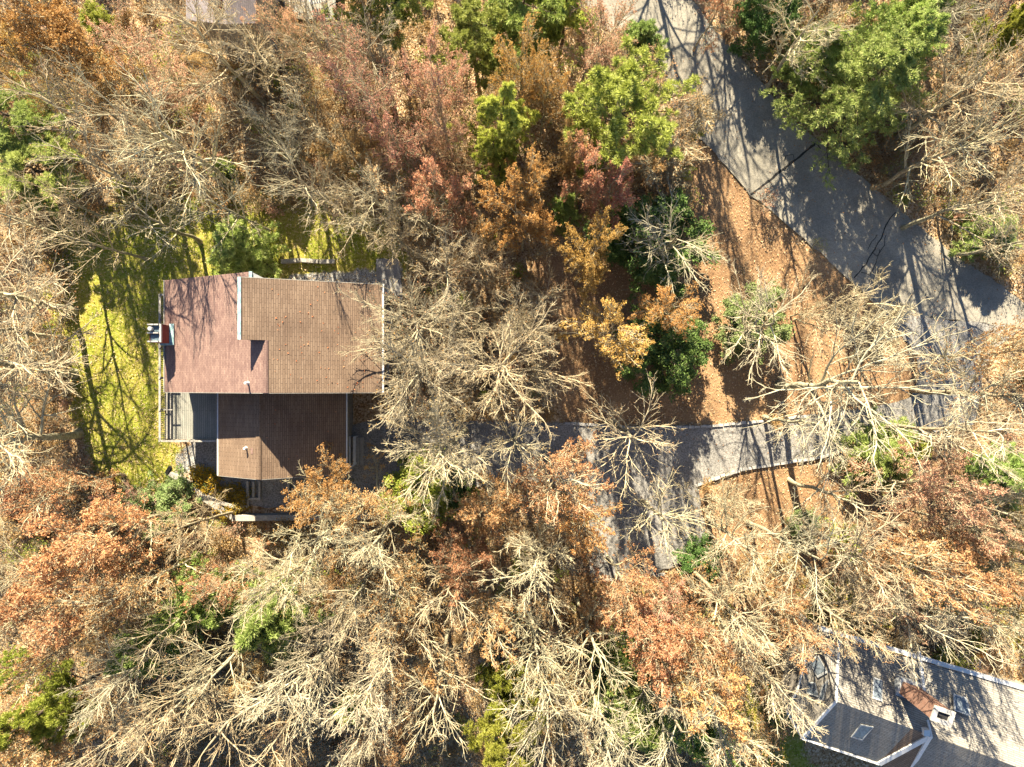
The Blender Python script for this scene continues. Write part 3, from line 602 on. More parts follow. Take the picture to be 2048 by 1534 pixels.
# ---------------------------------------------------------------- trees
def nrm(a): return a / np.maximum(np.linalg.norm(a, axis=-1, keepdims=True), 1e-9)
def at_t(pts, t):                       # pts (N,P,3), t (N,n) -> positions, tangents (N,n,3)
    N, P = pts.shape[:2]; x = np.clip(t, 0, .9999) * (P - 1); i = x.astype(int); f = (x - i)[..., None]
    r = np.arange(N)[:, None]; a, b = pts[r, i], pts[r, i + 1]; return a + (b - a) * f, nrm(b - a)
def grow(g, par, n, t0, t1, ang, aj, lr, rr, segs, wob, up, taper=.35, tip=True, fall=.45, rmin=.014, var=(.65, 1.2)):
    pts, rad, Ln = par; N, P = rad.shape
    t = t0 + (t1 - t0) * (np.arange(n)[None] + g.random((N, n))) / n
    if tip: t[:, -1] = 1.0
    pos, tan = at_t(pts, t)
    phi = (np.arange(n)[None] * 2.4 + g.random((N, 1)) * 6.28) + g.normal(0, .5, (N, n))
    ref = np.where(np.abs(tan[..., 2:3]) < .9, np.array([0, 0, 1.]), np.array([1., 0, 0]))
    u = nrm(np.cross(tan, ref)); w = np.cross(tan, u)
    A = np.abs(g.normal(ang, aj, (N, n)));
    if tip: A[:, -1] *= .35
    d = np.cos(A)[..., None] * tan + np.sin(A)[..., None] * (np.cos(phi)[..., None] * u + np.sin(phi)[..., None] * w)
    d[..., 2] += up; d = nrm(d)
    L = Ln[:, None] * lr * (1 - fall * (t - t0) / max(1e-3, t1 - t0)) * g.uniform(*var, (N, n))
    x = t * (P - 1); i = np.clip(x.astype(int), 0, P - 2); r = np.arange(N)[:, None]
    rp = rad[r, i] + (rad[r, i + 1] - rad[r, i]) * (x - i); r0 = np.maximum(rp * rr, rmin)
    K = N * n; d = d.reshape(K, 3); p = pos.reshape(K, 3); L = L.reshape(K); r0 = r0.reshape(K)
    out = np.zeros((K, segs + 1, 3)); out[:, 0] = p
    for s in range(segs):
        d = d + g.normal(0, wob, (K, 3)); d[:, 2] += up * .5 / segs; d = nrm(d)
        p = p + d * (L / segs)[:, None]; out[:, s + 1] = p
    rr_ = np.maximum(r0[:, None] * (1 - (1 - taper) * np.linspace(0, 1, segs + 1)[None]), rmin * .8)
    return out, rr_, L
def tubes(batches):                     # [(pts,rad,sides)] -> V, Q
    VV, QQ, b = [], [], 0
    for pts, rad, k in batches:
        N, P = rad.shape; t = np.zeros_like(pts); t[:, :-1] = pts[:, 1:] - pts[:, :-1]; t[:, -1] = t[:, -2]; t[:, 1:-1] = pts[:, 2:] - pts[:, :-2]; t = nrm(t)
        ax = np.argmin(np.abs(t[:, 0]), 1); ref = np.eye(3)[ax][:, None]
        u = nrm(np.cross(t, ref)); w = np.cross(t, u); a = np.arange(k) * 6.2832 / k
        ring = pts[:, :, None] + rad[:, :, None, None] * (np.cos(a)[None, None, :, None] * u[:, :, None] + np.sin(a)[None, None, :, None] * w[:, :, None])
        VV.append(ring.reshape(-1, 3)); idx = b + np.arange(N * P * k).reshape(N, P, k)
        q = np.stack([idx[:, :-1], np.roll(idx[:, :-1], -1, 2), np.roll(idx[:, 1:], -1, 2), idx[:, 1:]], -1).reshape(-1, 4); QQ.append(q); b += N * P * k
    return np.concatenate(VV), np.concatenate(QQ)
def quads(c, u, w, l, s, fold=.0):      # leaf rhombs round centres c
    n = np.cross(u, w) * fold; a = c + u * l; b = c + w * s + n * l; d = c - u * l; e = c - w * s + n * l
    V = np.stack([a, b, d, e], 1).reshape(-1, 3); Q = np.arange(len(V)).reshape(-1, 4); return V, Q
def leaves(g, base, count, jit, l, s, flat=0., clump=None):
    i = g.integers(0, len(base), count)
    if clump:                           # gather leaves in bunches so gaps stay open
        j = g.choice(len(base), max(1, len(base) // clump), replace=False); i = j[g.integers(0, len(j), count)]
    c = base[i] + g.normal(0, jit, (count, 3)); u = nrm(g.normal(0, 1, (count, 3)) * np.array([1, 1, 1 - flat])); w = nrm(np.cross(u, g.normal(0, 1, (count, 3)) + np.array([0, 0, 0])))
    if flat: n = nrm(g.normal(0, 1 - flat, (count, 3)) + np.array([0, 0, 1.])); w = nrm(np.cross(n, u))
    k = g.uniform(.6, 1.25, (count, 1)); return quads(c, u, w, l * k, s * k, .35)
def tufts(g, tip, dirn, per, l, s):     # bursts of needles at twig tips
    N = len(tip); c = np.repeat(tip, per, 0); d = nrm(np.repeat(dirn, per, 0) * .7 + g.normal(0, .75, (N * per, 3)))
    w = nrm(np.cross(d, g.normal(0, 1, (N * per, 3)))); k = g.uniform(.7, 1.2, (N * per, 1)); return quads(c + d * l * k, d, w, l * k, s * k, 0)
def ends(b): return b[0][:, -1], nrm(b[0][:, -1] - b[0][:, -2])

def broad(seed, h=15., clear=.38, spread=5.2, limbs=13, ang=.95, wob=.17, up=.12, dens=.86, leaf=None, n_leaf=0, lsz=.065, limbmat='limb', stems=1, clump=None, rm=.015):
    g = np.random.default_rng(seed); tr = []
    for s in range(stems):
        P = 12; z = np.linspace(0, h * (.86 if stems == 1 else .8), P); a = g.random() * 6.28; off = (np.linspace(0, 1, P) ** 1.3) * (0.6 if stems == 1 else 2.2)
        x = np.cumsum(g.normal(0, .11, P)) + off * math.cos(a + s * 6.28 / stems); y = np.cumsum(g.normal(0, .11, P)) + off * math.sin(a + s * 6.28 / stems)
        if stems > 1: x += .25 * math.cos(s * 6.28 / stems); y += .25 * math.sin(s * 6.28 / stems)
        tr.append(np.stack([x - (x[0] if stems == 1 else 0), y - (y[0] if stems == 1 else 0), z], 1))
    tp = np.array(tr); trd = np.tile((h / 15 * (.23 if stems == 1 else .14) * (1 - .66 * np.linspace(0, 1, 12)))[None], (stems, 1)); trd[:, 0] *= 1.5
    trunk = (tp, trd, np.full(stems, h))
    l1 = grow(g, trunk, max(4, limbs // stems), clear, 1, ang, .2, spread / h, .6, 8, wob * .7, up, .3, fall=.3, rmin=.045, var=(.8, 1.12))
    l2 = grow(g, l1, 9, .12, 1, .62, .16, .5, .52, 6, wob * .7, up * .8, .4, fall=.5, rmin=.026)
    l3 = grow(g, l2, int(6 * dens), .12, 1, .62, .2, .52, .5, 4, wob * .8, up * .6, .5, fall=.45, rmin=rm * .95)
    l4 = grow(g, l3, int(4 * dens), .15, 1, .62, .22, .6, .6, 3, wob * .8, up * .4, .7, rmin=rm * .72)
    l5 = grow(g, l4, 1, .5, 1, .6, .2, .62, .8, 2, wob * .8, .1, .8, rmin=rm * .6, tip=False)
    tm = np_mesh('trunk', *tubes([(tp, trd, 10)]), [M['bark']], True)
    V, Q = tubes([(l1[0], l1[1], 6), (l2[0], l2[1], 5), (l3[0], l3[1], 4), (l4[0], l4[1], 3), (l5[0], l5[1], 3)])
    n5 = l5[1].shape[0] * 2 * 3; mi = np.zeros(len(Q), int); mi[len(Q) - n5:] = g.random(n5) < .25
    bm = np_mesh('branches', V, Q, [M[limbmat], M['twig']], True, mi)
    parts = [('trunk', tm), ('branches', bm)]
    if leaf:
        e = np.concatenate([l5[0][:, -1], l4[0][:, -1], l5[0][:, 0]]); parts.append(('leaves', np_mesh('leaves', *leaves(g, e, n_leaf, .09, lsz, lsz * .55, .45, clump), [M[leaf]])))
    r = np.percentile(np.linalg.norm(l4[0][:, -1, :2], axis=1), 93); zc = np.mean(l4[0][:, -1, 2]); return dict(parts=parts, h=h, r=r, zc=zc)
def pitch_pine(seed, leaf, h=13., clear=.5, spread=3.4):
    g = np.random.default_rng(seed); P = 10; z = np.linspace(0, h * .93, P); tp = np.stack([np.cumsum(g.normal(0, .1, P)), np.cumsum(g.normal(0, .1, P)), z], 1)[None]; tp[:, :, :2] -= tp[:, :1, :2]
    trd = (.2 * (1 - .75 * np.linspace(0, 1, P)))[None]; trunk = (tp, trd, np.array([h]))
    l1 = grow(g, trunk, 26, clear, 1, 1.25, .2, spread / h, .4, 5, .14, .1, .3, fall=.55, rmin=.03)
    l2 = grow(g, l1, 7, .3, 1, .8, .2, .42, .6, 3, .15, .12, .5, rmin=.02); l3 = grow(g, l2, 6, .2, 1, .75, .2, .5, .7, 2, .15, .15, .6, rmin=.014)
    e, d = ends(l3); e2, d2 = ends(l2); e = np.concatenate([e, e2]); d = np.concatenate([d, d2]); d[:, 2] += .35
    V, Q = tufts(g, e, nrm(d), 46, .14, .017)
    r = np.percentile(np.linalg.norm(e[:, :2], axis=1), 93)
    return dict(parts=[('trunk', np_mesh('trunk', *tubes([(tp, trd, 10)]), [M['pinebark']], True)), ('branches', np_mesh('branches', *tubes([(l1[0], l1[1], 5), (l2[0], l2[1], 4), (l3[0], l3[1], 3)]), [M['pinebark']], True)), ('needles', np_mesh('needles', V, Q, [M[leaf]]))], h=h, r=r, zc=e[:, 2].mean())
def feather(seed, leaf, h=9., spread=3.4, clear=.08, per=9):      # soft conifer with drooping plumes
    g = np.random.default_rng(seed); P = 10; z = np.linspace(0, h, P); tp = np.stack([np.cumsum(g.normal(0, .04, P)), np.cumsum(g.normal(0, .04, P)), z], 1)[None]; tp[:, :, :2] -= tp[:, :1, :2]
    trd = (.15 * (1 - .85 * np.linspace(0, 1, P)))[None]; trunk = (tp, trd, np.array([h]))
    l1 = grow(g, trunk, 60, clear, 1, 1.2, .12, spread / h, .3, 5, .07, .02, .3, tip=False, fall=.85, rmin=.02)
    l2 = grow(g, l1, 10, .15, 1, .75, .15, .32, .6, 2, .1, .06, .5, fall=.5, rmin=.013); l3 = grow(g, l2, 4, .2, 1, .6, .15, .5, .7, 1, .1, .1, .6, rmin=.011)
    e = np.concatenate([l3[0][:, -1], l2[0][:, -1], l3[0][:, 0]]); d = np.concatenate([l3[0][:, -1] - l3[0][:, 0], l2[0][:, -1] - l2[0][:, 0], l3[0][:, -1] - l3[0][:, 0]])
    V, Q = tufts(g, e, nrm(d) * 1.6, per, .12, .02)
    r = np.percentile(np.linalg.norm(e[:, :2], axis=1), 93)
    return dict(parts=[('trunk', np_mesh('trunk', *tubes([(tp, trd, 8)]), [M['pinebark']], True)), ('branches', np_mesh('branches', *tubes([(l1[0], l1[1], 4), (l2[0], l2[1], 3)]), [M['pinebark']], True)), ('needles', np_mesh('needles', V, Q, [M[leaf]]))], h=h, r=r, zc=e[:, 2].mean())
def shrub(seed, leaf, h=4., spread=2.6, n=14000, lsz=.085, limbmat='bark', clump=3):
    g = np.random.default_rng(seed); k = 7; st = np.zeros((k, 5, 3)); a = np.arange(k) * 6.28 / k + g.random(k)
    for i in range(5): f = i / 4; st[:, i, 0] = np.cos(a) * (.15 + .9 * f * spread * .45); st[:, i, 1] = np.sin(a) * (.15 + .9 * f * spread * .45); st[:, i, 2] = h * .62 * f
    st += g.normal(0, .06, st.shape); rd = np.tile((.06 * (1 - .6 * np.linspace(0, 1, 5)))[None], (k, 1)); stems = (st, rd, np.full(k, h * .75))
    l1 = grow(g, stems, 8, .3, 1, .85, .25, .55, .7, 4, .2, .12, .4, rmin=.02); l2 = grow(g, l1, 6, .3, 1, .8, .2, .5, .7, 3, .2, .12, .5, rmin=.015); l3 = grow(g, l2, 4, .3, 1, .7, .2, .5, .8, 1, .2, .1, .6, rmin=.012)
    e = np.concatenate([l3[0][:, -1], l2[0][:, -1]]); V, Q = leaves(g, e, n, .11, lsz, lsz * .5, .5, clump)
    r = np.percentile(np.linalg.norm(e[:, :2], axis=1), 93)
    return dict(parts=[('stems', np_mesh('stems', *tubes([(st, rd, 6), (l1[0], l1[1], 4), (l2[0], l2[1], 3), (l3[0], l3[1], 3)]), [M[limbmat]], True)), ('leaves', np_mesh('leaves', V, Q, [M[leaf]]))], h=h, r=r, zc=e[:, 2].mean())

PR = {
 'b1': broad(1, ang=1.0, spread=5.6, leaf='rust', n_leaf=420), 'b2': broad(2, ang=.85, spread=5.4, wob=.24, leaf='tan', n_leaf=350), 'b3': broad(3, ang=.75, spread=6, limbs=12, leaf='orange', n_leaf=420), 'b4': broad(4, stems=2, ang=.7, spread=4.6, limbs=12),
 'b5': broad(5, ang=1.05, spread=5, wob=.3, leaf='tan', n_leaf=500), 'b6': broad(6, clear=.5, ang=.9, spread=5.6, leaf='rust', n_leaf=900, clump=6),
 'g1': broad(11, limbmat='limb_grey', ang=.9, dens=1., rm=.012), 'g2': broad(12, limbmat='limb_grey', ang=.8, spread=4.6, leaf='tan', n_leaf=700, rm=.012),
 'w1': broad(13, limbmat='limb_white', ang=.7, spread=6, limbs=12, up=.16), 'w2': broad(14, limbmat='limb_white', ang=.85, spread=5.6, stems=2, limbs=12), 'w3': broad(15, limbmat='limb_white', ang=.95, spread=5.2, leaf='rust', n_leaf=800, clump=5),
 'w4': broad(18, limbmat='limb_white', ang=.85, spread=6, limbs=10, dens=.75, up=.14), 'w5': broad(19, ang=.9, spread=5.8, limbs=11, dens=.55, leaf='tan', n_leaf=250),
 'a1': broad(61, ang=.95, spread=5.4, limbs=18, dens=1.0, wob=.14, up=.1, rm=.013, leaf='rust', n_leaf=500, lsz=.055, clear=.42), 'a2': broad(62, ang=.9, spread=5.6, limbs=18, dens=1.0, wob=.14, up=.12, rm=.013, leaf='orange', n_leaf=500, lsz=.055, clear=.45),
 'v1': broad(16, h=8, clear=.15, limbmat='limb', ang=.6, spread=4.2, up=.25, rm=.012, stems=3, limbs=15), 'f1': broad(17, h=6, clear=.2, limbmat='limb_white', ang=.8, spread=3, rm=.01, dens=1.2, leaf='tan', n_leaf=1500, lsz=.05),
 'r1': broad(21, h=10, clear=.3, leaf='rust', n_leaf=8500, spread=4.2, clump=3, lsz=.085), 'r2': broad(22, h=10, clear=.3, leaf='rust', n_leaf=4500, spread=4.4, clump=4, lsz=.085, wob=.25),
 'o1': broad(23, h=10, clear=.3, leaf='orange', n_leaf=12000, spread=4.2, clump=3, lsz=.085), 'o2': broad(24, h=10, clear=.3, leaf='orange', n_leaf=6000, spread=4.4, clump=4, lsz=.085),
 'k1': broad(25, h=9, clear=.25, leaf='pink', n_leaf=8000, spread=3.8, clump=3, lsz=.075), 'k2': broad(26, h=9, clear=.25, leaf='pink', n_leaf=4500, spread=4.2, clump=3, lsz=.075),
 'd1': broad(27, h=8, clear=.25, leaf='red', n_leaf=7000, spread=3.6, clump=3, lsz=.08), 't1': broad(28, h=9, clear=.25, leaf='tan', n_leaf=9000, spread=4, clump=2, lsz=.075),
 'p1': pitch_pine(31, 'pineleaf', clear=.45, spread=4), 'p2': pitch_pine(32, 'pineleaf', clear=.4, spread=3), 'q1': pitch_pine(33, 'pinedark', clear=.4), 'q2': pitch_pine(34, 'pinedark', h=15, clear=.55, spread=3.8), 'y1': pitch_pine(35, 'yellow', h=9, clear=.3, spread=3),
 'c1': feather(41, 'feather', h=12, spread=4.4), 'c2': feather(42, 'feather', h=6, spread=2.4, per=8), 'c3': feather(43, 'feather', h=4, spread=1.7, per=7),
 's1': shrub(51, 'holly'), 's2': shrub(52, 'holly', h=5, spread=3.1, n=17000), 's3': shrub(53, 'paleleaf'), 's4': shrub(54, 'yellow', n=11000), 's5': shrub(55, 'gold', h=1.4, spread=1.0, n=2600, lsz=.06), 's6': shrub(56, 'rust', h=2.2, spread=1.8, n=4500, lsz=.075), 's7': shrub(57, 'paleleaf', h=2.2, spread=1.8, n=3500, lsz=.07),
}
CAT = dict(a='tree', b='tree', g='tree', w='tree', v='tree', f='sapling', r='tree', o='tree', k='tree', d='tree', t='tree', p='pine', q='pine', y='pine', c='conifer', s='shrub')
NAME = dict(a='bare_tree', b='bare_tree', g='bare_tree', w='bare_tree', v='bare_tree', f='twiggy_sapling', r='rust_leaved_tree', o='orange_leaved_tree', k='pink_leaved_tree', d='red_leaved_tree', t='tan_leaved_tree', p='pine_tree', q='pine_tree', y='pine_tree', c='soft_conifer', s='leafy_shrub')
GRP = dict(a='bare grey trees of the wood', b='bare grey trees of the wood', g='bare grey trees of the wood', w='bare bleached trees of the wood', v='low bare forked trees', f='twiggy saplings', r='rust leaved trees', o='orange leaved trees', k='pink leaved trees', d='crimson leaved trees', t='tan leaved trees', p='pines', q='pines', y='pines', c='soft green conifers', s='leafy shrubs')
for p in PR.values():
    for i, (nm, me) in enumerate(p['parts']): p['parts'][i] = (nm, me)
trng = random.Random(5)
def tree(kind, cx, cy, rpx, h, label, rz=None, group=None):
    p = PR[kind]; sz = h / p['h']; zc = p['zc'] * sz; c = W(cx, cy, zc); s = rpx * (H - zc) / F / p['r']
    o = empty(NAME[kind[0]], (c.x, c.y, -.4), trng.uniform(0, 6.28) if rz is None else rz); o.scale = (s, s, sz)
    tag(o, label, CAT[kind[0]], group or GRP[kind[0]])
    for nm, me in p['parts']: link(nm, me, o)
    return o
